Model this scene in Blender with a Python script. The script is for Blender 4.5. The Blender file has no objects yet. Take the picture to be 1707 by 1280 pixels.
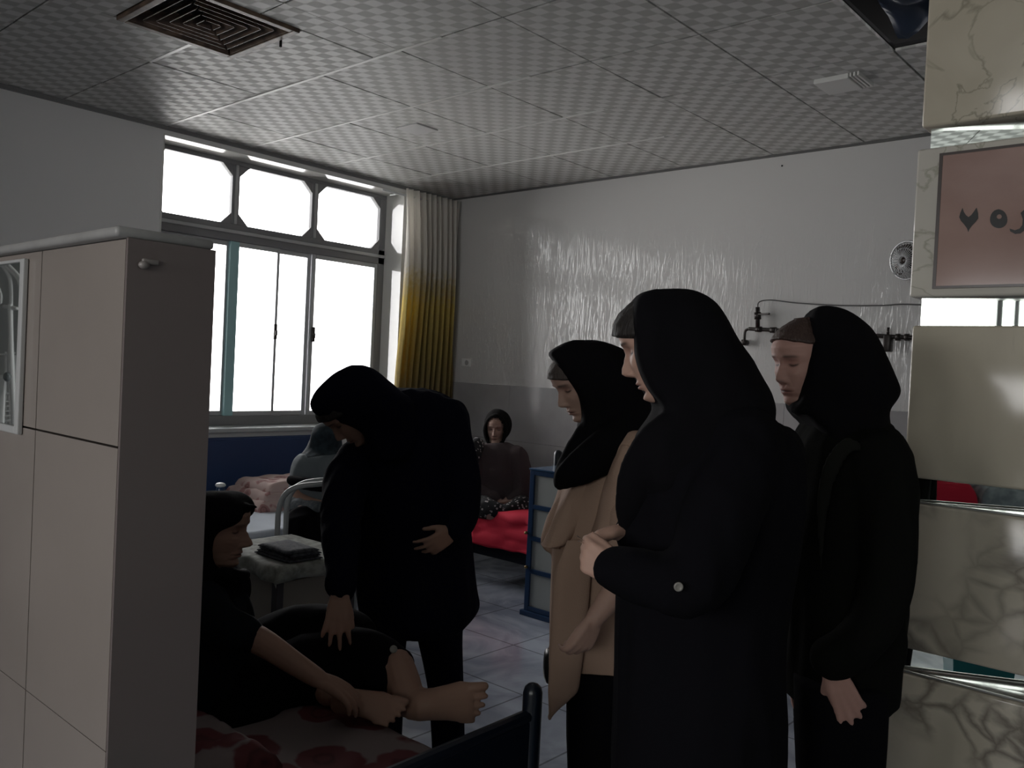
import bpy, bmesh, math, random
from mathutils import Vector, Matrix, noise
from math import sin, cos, pi, radians, atan2, sqrt, exp

random.seed(7)
scene = bpy.context.scene
COL = scene.collection
# ------------------------------------------------------------------ camera
F_PX, CX, CY, EYE = 1420.0, 853.5, 640.0, 1.5
R = Matrix(((0.7469716, -0.04769699, 0.66314284),
            (0.66311853, -0.01861282, -0.74828296),
            (0.0480338, 0.99868842, 0.01772551)))
cam_data = bpy.data.cameras.new('camera')
cam_data.sensor_width = 36.0
cam_data.lens = F_PX / 1707.0 * 36.0
cam_data.clip_start = 0.05
cam = bpy.data.objects.new('camera', cam_data)
COL.objects.link(cam)
cam.matrix_world = Matrix.Translation((0, 0, EYE)) @ R.to_4x4()
scene.camera = cam
CAMP = Vector((0, 0, EYE))
RX = Vector((R[0][0], R[1][0], R[2][0]))
RXH = Vector((RX.x, RX.y, 0)).normalized()
NF = Vector((-R[0][2], -R[1][2], 0)).normalized()      # horizontal, away from camera
UP = Vector((0, 0, 1))

def ray(px, py): return R @ Vector((px - CX, -(py - CY), -F_PX))
def P(px, py, d): return CAMP + ray(px, py) * (d / F_PX)       # point at depth d
def atz(px, py, z):
    d = ray(px, py); return CAMP + d * ((z - EYE) / d.z)
def aty(px, py, y):
    d = ray(px, py); return CAMP + d * (y / d.y)
def atx(px, py, x):
    d = ray(px, py); return CAMP + d * (x / d.x)

# ------------------------------------------------------------------ view, world, light
scene.view_settings.view_transform = 'Standard'
scene.view_settings.look = 'None'
scene.view_settings.gamma = 1.0
scene.view_settings.use_curve_mapping = False
scene.view_settings.exposure = 0.0
w = bpy.data.worlds.new('overcast_sky')
scene.world = w
w.use_nodes = True
bg = w.node_tree.nodes['Background']
bg.inputs['Color'].default_value = (1.0, 0.965, 0.965, 1)
bg.inputs['Strength'].default_value = 10.0
scene.cycles.use_denoising = True
scene.cycles.max_bounces = 8
scene.cycles.diffuse_bounces = 5
scene.cycles.glossy_bounces = 4
scene.cycles.transparent_max_bounces = 12
scene.cycles.caustics_reflective = False
scene.cycles.caustics_refractive = False
scene.cycles.sample_clamp_indirect = 4.0

def portal(name, loc, rot, sx, sy):
    l = bpy.data.lights.new(name, 'AREA'); l.shape = 'RECTANGLE'; l.size = sx; l.size_y = sy
    l.cycles.is_portal = True
    o = bpy.data.objects.new(name, l); COL.objects.link(o)
    o.location = loc; o.rotation_euler = rot
portal('window_portal', (-5.86, 3.75, 1.97), (0, radians(-90), 0), 1.95, 2.2)
portal('window_portal_behind', (.85, -3.15, 1.97), (radians(90), 0, 0), 1.7, 1.05)
portal('added_fill_window_portal', (-1.5, -3.15, 1.85), (radians(90), 0, 0), 1.8, 1.3)  # portal of the added window that brightens the room from behind

# ------------------------------------------------------------------ material helpers
MATS = {}
def mat(name, color, rough=0.6, metal=0.0, spec=0.5, bump=None, vary=None, emit=None, sheen=0):
    """bump=(scale, strength[, (sx,sy,sz)]); vary=(scale, second colour[, stretch])"""
    if name in MATS: return MATS[name]
    m = bpy.data.materials.new(name); m.use_nodes = True
    nt = m.node_tree; N = nt.nodes; L = nt.links
    b = N['Principled BSDF']
    b.inputs['Base Color'].default_value = (*color, 1)
    b.inputs['Roughness'].default_value = rough
    b.inputs['Metallic'].default_value = metal
    b.inputs['Specular IOR Level'].default_value = spec
    if sheen: b.inputs['Sheen Weight'].default_value = sheen
    tc = N.new('ShaderNodeTexCoord')
    if vary:
        mp = N.new('ShaderNodeMapping'); L.new(tc.outputs['Object'], mp.inputs[0])
        if len(vary) > 2: mp.inputs['Scale'].default_value = vary[2]
        nz = N.new('ShaderNodeTexNoise'); nz.inputs['Scale'].default_value = vary[0]; nz.inputs['Detail'].default_value = 5
        L.new(mp.outputs[0], nz.inputs['Vector'])
        rp = N.new('ShaderNodeValToRGB')
        rp.color_ramp.elements[0].position = 0.38; rp.color_ramp.elements[1].position = 0.62
        rp.color_ramp.elements[0].color = (*color, 1); rp.color_ramp.elements[1].color = (*vary[1], 1)
        L.new(nz.outputs['Fac'], rp.inputs['Fac']); L.new(rp.outputs['Color'], b.inputs['Base Color'])
    if bump:
        mp = N.new('ShaderNodeMapping'); L.new(tc.outputs['Object'], mp.inputs[0])
        if len(bump) > 2: mp.inputs['Scale'].default_value = bump[2]
        nz = N.new('ShaderNodeTexNoise'); nz.inputs['Scale'].default_value = bump[0]; nz.inputs['Detail'].default_value = 4
        L.new(mp.outputs[0], nz.inputs['Vector'])
        bp = N.new('ShaderNodeBump'); bp.inputs['Strength'].default_value = bump[1]; bp.inputs['Distance'].default_value = 0.01
        L.new(nz.outputs['Fac'], bp.inputs['Height']); L.new(bp.outputs[0], b.inputs['Normal'])
    MATS[name] = m
    return m

def glass_mat(name, tint, gloss=0.08):
    m = bpy.data.materials.new(name); m.use_nodes = True
    nt = m.node_tree; N = nt.nodes; L = nt.links
    N.remove(N['Principled BSDF']); out = N['Material Output']
    t = N.new('ShaderNodeBsdfTransparent'); t.inputs[0].default_value = (*tint, 1)
    g = N.new('ShaderNodeBsdfGlossy'); g.inputs['Roughness'].default_value = 0.02
    fr = N.new('ShaderNodeFresnel'); fr.inputs[0].default_value = 1.45
    mx = N.new('ShaderNodeMixShader')
    L.new(fr.outputs[0], mx.inputs[0]); L.new(t.outputs[0], mx.inputs[1]); L.new(g.outputs[0], mx.inputs[2])
    L.new(mx.outputs[0], out.inputs[0]); MATS[name] = m
    return m

M_wall = mat('painted_wall', (0.80, 0.80, 0.79), 0.75, bump=(60, 0.05))
M_white = mat('white_gloss_reveal', (0.75, 0.75, 0.72), 0.03, spec=.8)
M_tilewall = None

def streak_wall():
    m = mat('streaked_plaster', (0.56, 0.555, 0.545), 0.12, spec=0.7)
    nt = m.node_tree; N = nt.nodes; L = nt.links; b = N['Principled BSDF']
    tc = N.new('ShaderNodeTexCoord'); mp = N.new('ShaderNodeMapping'); mp.inputs['Scale'].default_value = (1, 1, 0.11)
    L.new(tc.outputs['Object'], mp.inputs[0])
    nz = N.new('ShaderNodeTexNoise'); nz.inputs['Scale'].default_value = 58; nz.inputs['Detail'].default_value = 3
    nz.inputs['Distortion'].default_value = 1.2
    L.new(mp.outputs[0], nz.inputs['Vector'])
    # the relief fades out towards the top of the wall
    sep = N.new('ShaderNodeSeparateXYZ'); L.new(tc.outputs['Object'], sep.inputs[0])
    mr = N.new('ShaderNodeMapRange'); mr.inputs['From Min'].default_value = 2.75; mr.inputs['From Max'].default_value = 2.3
    mr.inputs['To Min'].default_value = 0.03; mr.inputs['To Max'].default_value = 0.19
    L.new(sep.outputs['Z'], mr.inputs['Value'])
    rp = N.new('ShaderNodeValToRGB'); rp.color_ramp.elements[0].position = 0.5; rp.color_ramp.elements[1].position = 0.72
    L.new(nz.outputs['Fac'], rp.inputs['Fac'])
    bp = N.new('ShaderNodeBump'); bp.inputs['Distance'].default_value = 0.012
    L.new(mr.outputs[0], bp.inputs['Strength'])
    L.new(rp.outputs['Color'], bp.inputs['Height']); L.new(bp.outputs[0], b.inputs['Normal'])
    return m
M_streak = streak_wall()
M_dado = mat('grey_marble_dado', (0.32, 0.315, 0.315), 0.10, vary=(2.5, (0.40, 0.395, 0.40)), spec=0.6)

def ceil_mat():
    m = mat('patterned_ceiling_tile', (0.5, 0.5, 0.48), 0.5)
    nt = m.node_tree; N = nt.nodes; L = nt.links; b = N['Principled BSDF']
    tc = N.new('ShaderNodeTexCoord'); sep = N.new('ShaderNodeSeparateXYZ'); L.new(tc.outputs['Object'], sep.inputs[0])
    # diagonal axes, rows of lozenges
    def math_(op, a, b_=None):
        n = N.new('ShaderNodeMath'); n.operation = op
        for i, v in enumerate((a, b_)):
            if v is None: continue
            if isinstance(v, (int, float)): n.inputs[i].default_value = v
            else: L.new(v, n.inputs[i])
        return n.outputs[0]
    s = math_('ADD', math_('MULTIPLY', sep.outputs['X'], 0.74), math_('MULTIPLY', sep.outputs['Y'], 0.66))
    t = math_('SUBTRACT', math_('MULTIPLY', sep.outputs['Y'], 0.74), math_('MULTIPLY', sep.outputs['X'], 0.66))
    a = math_('COSINE', math_('MULTIPLY', s, 2 * pi / 0.098))
    c = math_('COSINE', math_('MULTIPLY', t, 2 * pi / 0.075))
    p = math_('ADD', a, c)
    rp = N.new('ShaderNodeValToRGB')
    rp.color_ramp.elements[0].position = 0.42; rp.color_ramp.elements[1].position = 0.56
    rp.color_ramp.elements[0].color = (0.60, 0.60, 0.585, 1); rp.color_ramp.elements[1].color = (0.41, 0.412, 0.395, 1)
    L.new(math_('ADD', math_('MULTIPLY', p, 0.25), 0.5), rp.inputs['Fac'])
    L.new(rp.outputs['Color'], b.inputs['Base Color'])
    rr = N.new('ShaderNodeMapRange'); rr.inputs['From Min'].default_value = 0.42; rr.inputs['From Max'].default_value = 0.60
    rr.inputs['To Min'].default_value = 0.62; rr.inputs['To Max'].default_value = 0.48
    L.new(rp.outputs['Color'], rr.inputs['Value']); L.new(rr.outputs[0], b.inputs['Roughness'])
    nz = N.new('ShaderNodeTexNoise'); nz.inputs['Scale'].default_value = 260; L.new(tc.outputs['Object'], nz.inputs['Vector'])
    bp = N.new('ShaderNodeBump'); bp.inputs['Strength'].default_value = 0.12; bp.inputs['Distance'].default_value = 0.002
    L.new(nz.outputs['Fac'], bp.inputs['Height']); L.new(bp.outputs[0], b.inputs['Normal'])
    return m
M_ceil = ceil_mat()
M_void = mat('ceiling_void', (0.02, 0.02, 0.022), 0.9)
M_tbar = mat('white_ceiling_bar', (0.7, 0.7, 0.68), 0.35)

def floor_mat():
    m = mat('marble_floor_tiles', (0.36, 0.38, 0.42), 0.16)
    nt = m.node_tree; N = nt.nodes; L = nt.links; b = N['Principled BSDF']
    tc = N.new('ShaderNodeTexCoord')
    nz = N.new('ShaderNodeTexNoise'); nz.inputs['Scale'].default_value = 2.3; nz.inputs['Detail'].default_value = 7; nz.inputs['Distortion'].default_value = 1.6
    L.new(tc.outputs['Object'], nz.inputs['Vector'])
    rp = N.new('ShaderNodeValToRGB')
    rp.color_ramp.elements[0].position = 0.38; rp.color_ramp.elements[0].color = (0.25, 0.275, 0.34, 1)
    rp.color_ramp.elements[1].position = 0.62; rp.color_ramp.elements[1].color = (0.42, 0.46, 0.54, 1)
    L.new(nz.outputs['Fac'], rp.inputs['Fac'])
    br = N.new('ShaderNodeTexBrick'); br.offset = 0.0
    br.inputs['Scale'].default_value = 1.0; br.inputs['Brick Width'].default_value = 0.5; br.inputs['Row Height'].default_value = 0.5
    br.inputs['Mortar Size'].default_value = 0.005; br.inputs['Color1'].default_value = (1, 1, 1, 1); br.inputs['Color2'].default_value = (0.9, 0.9, 0.9, 1)
    br.inputs['Mortar'].default_value = (0.45, 0.44, 0.43, 1)
    L.new(tc.outputs['Object'], br.inputs['Vector'])
    mx = N.new('ShaderNodeMix'); mx.data_type = 'RGBA'; mx.blend_type = 'MULTIPLY'; mx.inputs[0].default_value = 1
    L.new(rp.outputs['Color'], mx.inputs[6]); L.new(br.outputs['Color'], mx.inputs[7]); L.new(mx.outputs[2], b.inputs['Base Color'])
    return m
M_floor = floor_mat()

def marble_mat(name, c1, c2, c3, breccia=True, off=0):
    m = mat(name, c1, 0.16, spec=0.5)
    nt = m.node_tree; N = nt.nodes; L = nt.links; b = N['Principled BSDF']
    tc = N.new('ShaderNodeTexCoord'); mp = N.new('ShaderNodeMapping'); mp.inputs['Location'].default_value = (off, off * .7, off * .3)
    L.new(tc.outputs['Object'], mp.inputs[0])
    nz = N.new('ShaderNodeTexNoise'); nz.inputs['Scale'].default_value = 3.2; nz.inputs['Detail'].default_value = 6; nz.inputs['Distortion'].default_value = 0.8
    L.new(mp.outputs[0], nz.inputs['Vector'])
    rp = N.new('ShaderNodeValToRGB'); rp.color_ramp.elements[0].position = 0.35; rp.color_ramp.elements[1].position = 0.65
    rp.color_ramp.elements[0].color = (*c1, 1); rp.color_ramp.elements[1].color = (*c2, 1)
    L.new(nz.outputs['Fac'], rp.inputs['Fac'])
    vo = N.new('ShaderNodeTexVoronoi'); vo.feature = 'DISTANCE_TO_EDGE'; vo.inputs['Scale'].default_value = 11 if breccia else 2.2
    dm = N.new('ShaderNodeMix'); dm.data_type = 'RGBA'; dm.blend_type = 'ADD'; dm.inputs[0].default_value = 0.22 if breccia else 0.7
    L.new(mp.outputs[0], dm.inputs[6]); L.new(nz.outputs['Color'], dm.inputs[7]); L.new(dm.outputs[2], vo.inputs['Vector'])
    vr = N.new('ShaderNodeValToRGB'); vr.color_ramp.elements[0].position = 0.0; vr.color_ramp.elements[1].position = 0.22 if breccia else 0.02
    vr.color_ramp.elements[0].color = (1, 1, 1, 1); vr.color_ramp.elements[1].color = (0, 0, 0, 1)
    L.new(vo.outputs['Distance'], vr.inputs['Fac'])
    nk = N.new('ShaderNodeTexNoise'); nk.inputs['Scale'].default_value = 1.6; nk.inputs['Detail'].default_value = 3; L.new(mp.outputs[0], nk.inputs['Vector'])
    kr = N.new('ShaderNodeValToRGB'); kr.color_ramp.elements[0].position = 0.42; kr.color_ramp.elements[1].position = 0.54
    L.new(nk.outputs['Fac'], kr.inputs['Fac'])
    mu = N.new('ShaderNodeMath'); mu.operation = 'MULTIPLY'; L.new(vr.outputs['Color'], mu.inputs[0]); L.new(kr.outputs['Color'], mu.inputs[1])
    m2 = N.new('ShaderNodeMath'); m2.operation = 'MULTIPLY'; m2.inputs[1].default_value = 0.75; L.new(mu.outputs[0], m2.inputs[0])
    mx = N.new('ShaderNodeMix'); mx.data_type = 'RGBA'
    L.new(m2.outputs[0], mx.inputs[0]); L.new(rp.outputs['Color'], mx.inputs[6]); mx.inputs[7].default_value = (*c3, 1)
    L.new(mx.outputs[2], b.inputs['Base Color'])
    return m

M_alu = mat('brushed_aluminium', (0.50, 0.51, 0.52), 0.35, metal=0.5)
M_frame = mat('grey_painted_window_bar', (0.23, 0.23, 0.24), 0.4)
M_teal = mat('teal_painted_post', (0.36, 0.60, 0.62), 0.45)
M_glass = glass_mat('window_glass', (0.96, 0.97, 0.97))
M_mirror = mat('mirror_strip', (0.88, 0.93, 0.90), 0.015, metal=1.0)
M_navy = mat('navy_enamel_metal', (0.016, 0.045, 0.11), 0.28)
M_navyd = mat('dark_blue_enamel', (0.004, 0.007, 0.014), 0.3)
M_blue = mat('blue_lacquered_panel', (0.028, 0.058, 0.15), 0.4)
M_cap = mat('white_plastic_cap', (0.7, 0.72, 0.72), 0.3)
M_black = mat('black_rubber', (0.012, 0.012, 0.013), 0.6)
M_dark = mat('dark_steel_pipe', (0.035, 0.03, 0.028), 0.4, metal=0.5)
M_brass = mat('dull_brass', (0.35, 0.25, 0.12), 0.35, metal=0.9)

# ------------------------------------------------------------------ object helpers
def tag(o, label=None, cat=None, group=None, kind=None):
    if label: o['label'] = label
    if cat: o['category'] = cat
    if group: o['group'] = group
    if kind: o['kind'] = kind
    return o
def empty(name, loc, label, cat, group=None, rz=0):
    o = bpy.data.objects.new(name, None); COL.objects.link(o); o.location = loc; o.rotation_euler.z = rz
    o.empty_display_size = 0.1
    return tag(o, label, cat, group)
def link(name, bm, m, parent=None, smooth=False, mats=None):
    me = bpy.data.meshes.new(name)
    bmesh.ops.recalc_face_normals(bm, faces=bm.faces)
    bm.to_mesh(me); bm.free()
    return link_me(name, me, m, parent, smooth, mats)
def link_me(name, me, m, parent=None, smooth=False, mats=None):
    o = bpy.data.objects.new(name, me); COL.objects.link(o)
    for x in (mats or [m]): me.materials.append(x)
    if smooth:
        for p in me.polygons: p.use_smooth = True
    if parent is not None:
        o.parent = parent
        o.matrix_parent_inverse = parent.matrix_basis.inverted()
    return o
def NB(): return bmesh.new()
def box(bm, x0, x1, y0, y1, z0, z1, bev=0.0, mi=0):
    r = bmesh.ops.create_cube(bm, size=1.0)
    vs = r['verts']
    for v in vs:
        v.co = Vector(((x0 + x1) / 2 + v.co.x * (x1 - x0), (y0 + y1) / 2 + v.co.y * (y1 - y0), (z0 + z1) / 2 + v.co.z * (z1 - z0)))
    fs = set(f for v in vs for f in v.link_faces)
    if bev > 0:
        es = set(e for v in vs for e in v.link_edges)
        rr = bmesh.ops.bevel(bm, geom=list(es), offset=bev, segments=2, affect='EDGES', profile=0.5)
        fs |= set(rr['faces'])
    for f in fs:
        if f.is_valid: f.material_index = mi
def loft(bm, rings, caps=True, mi=0):
    rs = [[bm.verts.new(p) for p in ring] for ring in rings]
    n = len(rs[0])
    for a, b in zip(rs[:-1], rs[1:]):
        for i in range(n):
            f = bm.faces.new((a[i], a[(i + 1) % n], b[(i + 1) % n], b[i])); f.material_index = mi
    if caps:
        for ring, pts in ((rs[0], rings[0]), (rs[-1], rings[-1])):
            c = sum((Vector(p) for p in pts), Vector()) / n
            cv = bm.verts.new(c)
            for i in range(n):
                f = bm.faces.new((ring[i], ring[(i + 1) % n], cv)); f.material_index = mi
def catmull(pts, n=4):
    if len(pts) < 3: 
        return [Vector(pts[0]).lerp(Vector(pts[1]), i / n) for i in range(n + 1)]
    P_ = [Vector(p) for p in pts]; out = []
    for i in range(len(P_) - 1):
        p0 = P_[max(i - 1, 0)]; p1 = P_[i]; p2 = P_[i + 1]; p3 = P_[min(i + 2, len(P_) - 1)]
        for k in range(n):
            t = k / n
            out.append(0.5 * ((2 * p1) + (p2 - p0) * t + (2 * p0 - 5 * p1 + 4 * p2 - p3) * t * t + (3 * p1 - p0 - 3 * p2 + p3) * t ** 3))
    out.append(P_[-1]); return out
def lerp_list(vals, n):
    out = []
    for a, b in zip(vals[:-1], vals[1:]):
        for k in range(n): out.append(a + (b - a) * k / n)
    out.append(vals[-1]); return out
def tube(bm, pts, rad, seg=10, sub=4, flat=1.0, flatdir=None, smooth=True, ends=True, mi=0):
    """a tube along pts; rad a number or a list; flat squashes the section across flatdir"""
    if not isinstance(rad, (list, tuple)): rad = [rad] * len(pts)
    if smooth: c = catmull(pts, sub)
    else:
        c = []
        for a, b in zip(pts[:-1], pts[1:]):
            for k in range(sub): c.append(Vector(a).lerp(Vector(b), k / sub))
        c.append(Vector(pts[-1]))
    rr = lerp_list(rad, sub)
    if len(pts) == 2 and smooth: rr = lerp_list(rad, sub)
    rings = []; prev = None
    for i, p in enumerate(c):
        t = (c[min(i + 1, len(c) - 1)] - c[max(i - 1, 0)])
        if t.length < 1e-9: t = Vector((0, 0, 1))
        t.normalize()
        if flatdir is not None: a = Vector(flatdir) - t * t.dot(Vector(flatdir))
        elif prev is None: a = t.orthogonal()
        else: a = prev - t * t.dot(prev)
        if a.length < 1e-6: a = t.orthogonal()
        a.normalize(); prev = a; b = t.cross(a)
        rings.append((p, a, b, t, rr[i]))
    R_ = []
    def ring(p, a, b, r): return [p + a * (r * flat * cos(2 * pi * k / seg)) + b * (r * sin(2 * pi * k / seg)) for k in range(seg)]
    if ends:
        p, a, b, t, r = rings[0]
        for q in (0.12, 0.5, 0.85): R_.append(ring(p - t * r * sqrt(1 - q * q) * min(1, flat), a, b, r * q))
    for p, a, b, t, r in rings: R_.append(ring(p, a, b, r))
    if ends:
        p, a, b, t, r = rings[-1]
        for q in (0.85, 0.5, 0.12): R_.append(ring(p + t * r * sqrt(1 - q * q) * min(1, flat), a, b, r * q))
    loft(bm, R_, True, mi)
def ellipsoid(bm, c, rx, ry, rz, rot=None, u=20, v=14):
    r = bmesh.ops.create_uvsphere(bm, u_segments=u, v_segments=v, radius=1.0)
    for vv in r['verts']:
        p = Vector((vv.co.x * rx, vv.co.y * ry, vv.co.z * rz))
        if rot is not None: p = rot @ p
        vv.co = p + Vector(c)
def cyl(bm, a, b, r, seg=20, r2=None, mi=0):
    a = Vector(a); b = Vector(b); t = (b - a).normalized(); u = t.orthogonal().normalized(); v = t.cross(u)
    r2 = r if r2 is None else r2
    loft(bm, [[a + u * (r * cos(2 * pi * k / seg)) + v * (r * sin(2 * pi * k / seg)) for k in range(seg)],
              [b + u * (r2 * cos(2 * pi * k / seg)) + v * (r2 * sin(2 * pi * k / seg)) for k in range(seg)]], True, mi)
def prism(bm, poly, axis, a0, a1):
    """poly: list of 2-D points; axis 'x' -> (y,z), 'y' -> (x,z), 'z' -> (x,y)"""
    def mk(p, a):
        return {'x': (a, p[0], p[1]), 'y': (p[0], a, p[1]), 'z': (p[0], p[1], a)}[axis]
    A = [bm.verts.new(mk(p, a0)) for p in poly]; B = [bm.verts.new(mk(p, a1)) for p in poly]
    bm.faces.new(A); bm.faces.new(list(reversed(B)))
    for i in range(len(poly)):
        j = (i + 1) % len(poly); bm.faces.new((A[i], B[i], B[j], A[j]))
def structure(name, bm, m, parent=None, smooth=False, mats=None, label=None):
    o = link(name, bm, m, parent, smooth, mats)
    if parent is None: o['kind'] = 'structure'
    if label: o['label'] = label
    return o

# ------------------------------------------------------------------ room shell
XA, YB, ZC = -5.55, 5.35, 3.0
XR, YF = 2.6, -2.9
bm = NB(); box(bm, XA - .35, XR + .3, YF - .3, YB + .3, -0.12, 0.0); structure('floor', bm, M_floor)

# window wall
WY0, WY1, WZ0, WZ1 = 2.66, 4.78, 0.98, 2.95
bm = NB()
box(bm, XA - .3, XA, YF - .3, WY0, 0, ZC + .2)
box(bm, XA - .3, XA, WY1, YB + .3, 0, ZC + .2)
box(bm, XA - .3, XA, WY0, WY1, 0, WZ0 - .03)
box(bm, XA - .3, XA, WY0, WY1, WZ1, ZC + .2)
structure('wall_left', bm, M_wall)
# glossy white lining of the recess, sill included
bm = NB()
box(bm, XA - .29, XA + .004, WY0, WY1, WZ1 - .012, WZ1)
box(bm, XA - .29, XA + .004, WY1 - .012, WY1, WZ0, WZ1 - .012)
box(bm, XA - .29, XA + .004, WY0, WY0 + .012, WZ0, WZ1 - .012)
structure('trim_1', bm, M_white)
bm = NB(); box(bm, XA - .29, XA + .05, WY0, WY1, WZ0 - .03, WZ0, .006)
structure('trim_2', bm, mat('pale_stone_sill', (0.5, 0.54, 0.54), 0.25))
# back wall with a dado of grey marble
bm = NB(); box(bm, XA, XR + .3, YB, YB + .3, 1.36, ZC + .2); structure('wall_back', bm, M_streak)
bm = NB()
x = XA
while x < XR:
    x2 = min(x + .8, XR)
    for z0, z1 in ((0, .45), (.45, .9), (.9, 1.36)):
        box(bm, x + .001, x2 - .001, YB - .015, YB + .3, z0 + .001, z1 - .001)
    x = x2
structure('wall_back_dado', bm, M_dado)
bm = NB(); box(bm, XA, -1.2, YB - .012, YB, 2.985, 3.0)
structure('trim_3', bm, mat('dark_ceiling_edge', (0.10, 0.10, 0.10), 0.6))
bm = NB(); box(bm, XA, XA + .02, YF, YB - .012, 2.975, 3.0); structure('trim_4', bm, mat('grey_edge_angle', (0.22, 0.22, 0.22), 0.5))
# right wall and the wall behind the camera
bm = NB(); box(bm, XR, XR + .3, YF - .3, YB, 0, ZC + .2); structure('wall_right', bm, M_wall)
FX0, FX1, FZ0, FZ1 = 0.0, 1.7, 1.45, 2.5
bm = NB()
box(bm, XA, -2.4, YF - .3, YF, 0, ZC + .2); box(bm, -.6, FX0, YF - .3, YF, 0, ZC + .2)
box(bm, -2.4, -.6, YF - .3, YF, 0, 1.2); box(bm, -2.4, -.6, YF - .3, YF, 2.5, ZC + .2); box(bm, FX1, XR, YF - .3, YF, 0, ZC + .2)
box(bm, FX0, FX1, YF - .3, YF, 0, FZ0); box(bm, FX0, FX1, YF - .3, YF, FZ1, ZC + .2)
structure('wall_front', bm, M_wall)

# ceiling: laid-in square tiles on bars
def cells():
    out = []
    xs = [-5.55, -5.02, -4.41, -3.81, -3.19, -2.52, -1.93, -1.32]
    ys = [2.67, 3.30, 3.95, 4.60, 5.35]
    for a, b in zip(xs[:-1], xs[1:]):
        for c, d in zip(ys[:-1], ys[1:]): out.append((a, b, c, d))
    low = [2.67, 2.03, 1.40, .77, .14, -.49, -1.12, -1.75, -2.38, -2.9]
    for a, b in ((-5.55, -4.99), (-4.99, -4.41), (-4.41, -3.965), (-3.375, -3.19), (-3.19, -2.52), (-2.52, -1.93), (-1.93, -1.32)):
        for c, d in zip(low[1:], low[:-1]): out.append((a, b, c, d))
    lv = [1.655, 1.05, .42, -.21, -.84, -1.47, -2.1, -2.9]
    out.append((-3.965, -3.375, 2.245, 2.67))
    for c, d in zip(lv[1:], lv[:-1]): out.append((-3.965, -3.375, c, d))
    xs2 = [-1.32, -.72, -.12, .48, 1.08, 1.68, 2.6]
    ys2 = [-2.9, -2.38, -1.75, -1.12, -.49, .14, .77, 1.40, 2.03, 2.67, 3.28, 3.95, 4.60, 5.35]
    for a, b in zip(xs2[:-1], xs2[1:]):
        for c, d in zip(ys2[:-1], ys2[1:]):
            if a == -1.32 and c == 3.28: continue          # the missing tile
            out.append((a, b, c, d))
    return out
bm = NB()
for a, b, c, d in cells():
    t = [random.uniform(-.0022, .0022) for _ in range(4)]
    g = .0045
    z = ZC
    low = [bm.verts.new((x_, y_, z + q)) for (x_, y_), q in zip(((a + g, c + g), (b - g, c + g), (b - g, d - g), (a + g, d - g)), t)]
    hi = [bm.verts.new((v.co.x, v.co.y, z + .012)) for v in low]
    bm.faces.new(low); bm.faces.new(list(reversed(hi)))
    for i in range(4):
        j = (i + 1) % 4; bm.faces.new((low[i], hi[i], hi[j], low[j]))
ceil = structure('ceiling', bm, M_ceil)
bm = NB()
for a, b, c, d in ((XA, -3.965, YF, YB), (-3.375, -1.32, YF, YB), (-3.965, -3.375, YF, 1.655), (-3.965, -3.375, 2.245, YB),
                   (-1.32, -.72, YF, 3.28), (-1.32, -.72, 3.95, YB), (-.72, XR, YF, YB)):
    box(bm, a, b, c, d, ZC + .014, ZC + .03)
box(bm, XA, XR, YF, YB, ZC + .3, ZC + .34)
structure('ceiling_deck', bm, M_void)
bm = NB()
for y in (2.67, 3.30, 3.95, 4.60):
    box(bm, XA, -2.9, y - .009, y + .009, ZC - .003, ZC + .004)
box(bm, -4.41, -3.965, 2.03 - .009, 2.03 + .009, ZC - .003, ZC + .004)
structure('trim_5', bm, M_tbar)
bm = NB()
sheet = [[Vector((-1.30 + .56 * i / 14, 3.29 + .65 * j / 14, ZC + .10 + .05 * noise.noise(Vector((i * .35, j * .25, 3))) + .03 * sin(i * .9 + j * .3))) for i in range(15)] for j in range(15)]
vv = [[bm.verts.new(p) for p in row] for row in sheet]
for j in range(14):
    for i in range(14): bm.faces.new((vv[j][i], vv[j][i + 1], vv[j + 1][i + 1], vv[j + 1][i]))
o = link('plastic_sheet', bm, mat('dark_blue_sheet', (0.025, 0.045, 0.085), 0.6), None, True)
sm = o.modifiers.new('t', 'SOLIDIFY'); sm.thickness = .003
tag(o, 'dark blue plastic sheet lying in the open gap of the ceiling beside the pillar', 'sheet')

# ------------------------------------------------------------------ window 1 (left wall)
XW0, XW1 = -5.83, -5.77
win = NB()
def wbox(bm, y0, y1, z0, z1, x0=XW0, x1=XW1, bev=.004): box(bm, x0, x1, y0, y1, z0, z1, bev)
wbox(win, WY0 + .012, WY1 - .012, 2.905, 2.938)
wbox(win, WY0 + .012, WY1 - .012, 2.345, 2.47)
wbox(win, WY0 + .012, WY1 - .012, .98, 1.05)
wbox(win, 2.672, 2.71, 1.05, 2.905); wbox(win, 4.70, 4.768, 1.05, 2.905)
MY = (3.335, 4.035)
for y in MY: wbox(win, y - .03, y + .03, 2.47, 2.905)
# chamfer gussets in the corners of the upper lights
def gus(bm, y, z, sy, sz, s=.08):
    prism(bm, [(y, z), (y + sy * s, z), (y, z + sz * s)], 'x', XW0 + .01, XW1 - .005)
for y in (2.71, MY[0] + .03, MY[1] + .03):
    gus(win, y, 2.905, 1, -1); gus(win, y, 2.47, 1, 1)
for y in (MY[0] - .03, MY[1] - .03, 4.70):
    gus(win, y, 2.905, -1, -1); gus(win, y, 2.47, -1, 1)
wobj = structure('window_1', win, M_frame)
bm = NB()
for y in MY: box(bm, XW1 - .002, XW1 + .012, y - .011, y + .011, 2.47, 2.905, .003)
box(bm, XW1 - .002, XW1 + .014, WY0 + .012, WY1 - .012, 2.40, 2.425, .003)
structure('window_bead', bm, M_alu, wobj)
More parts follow.
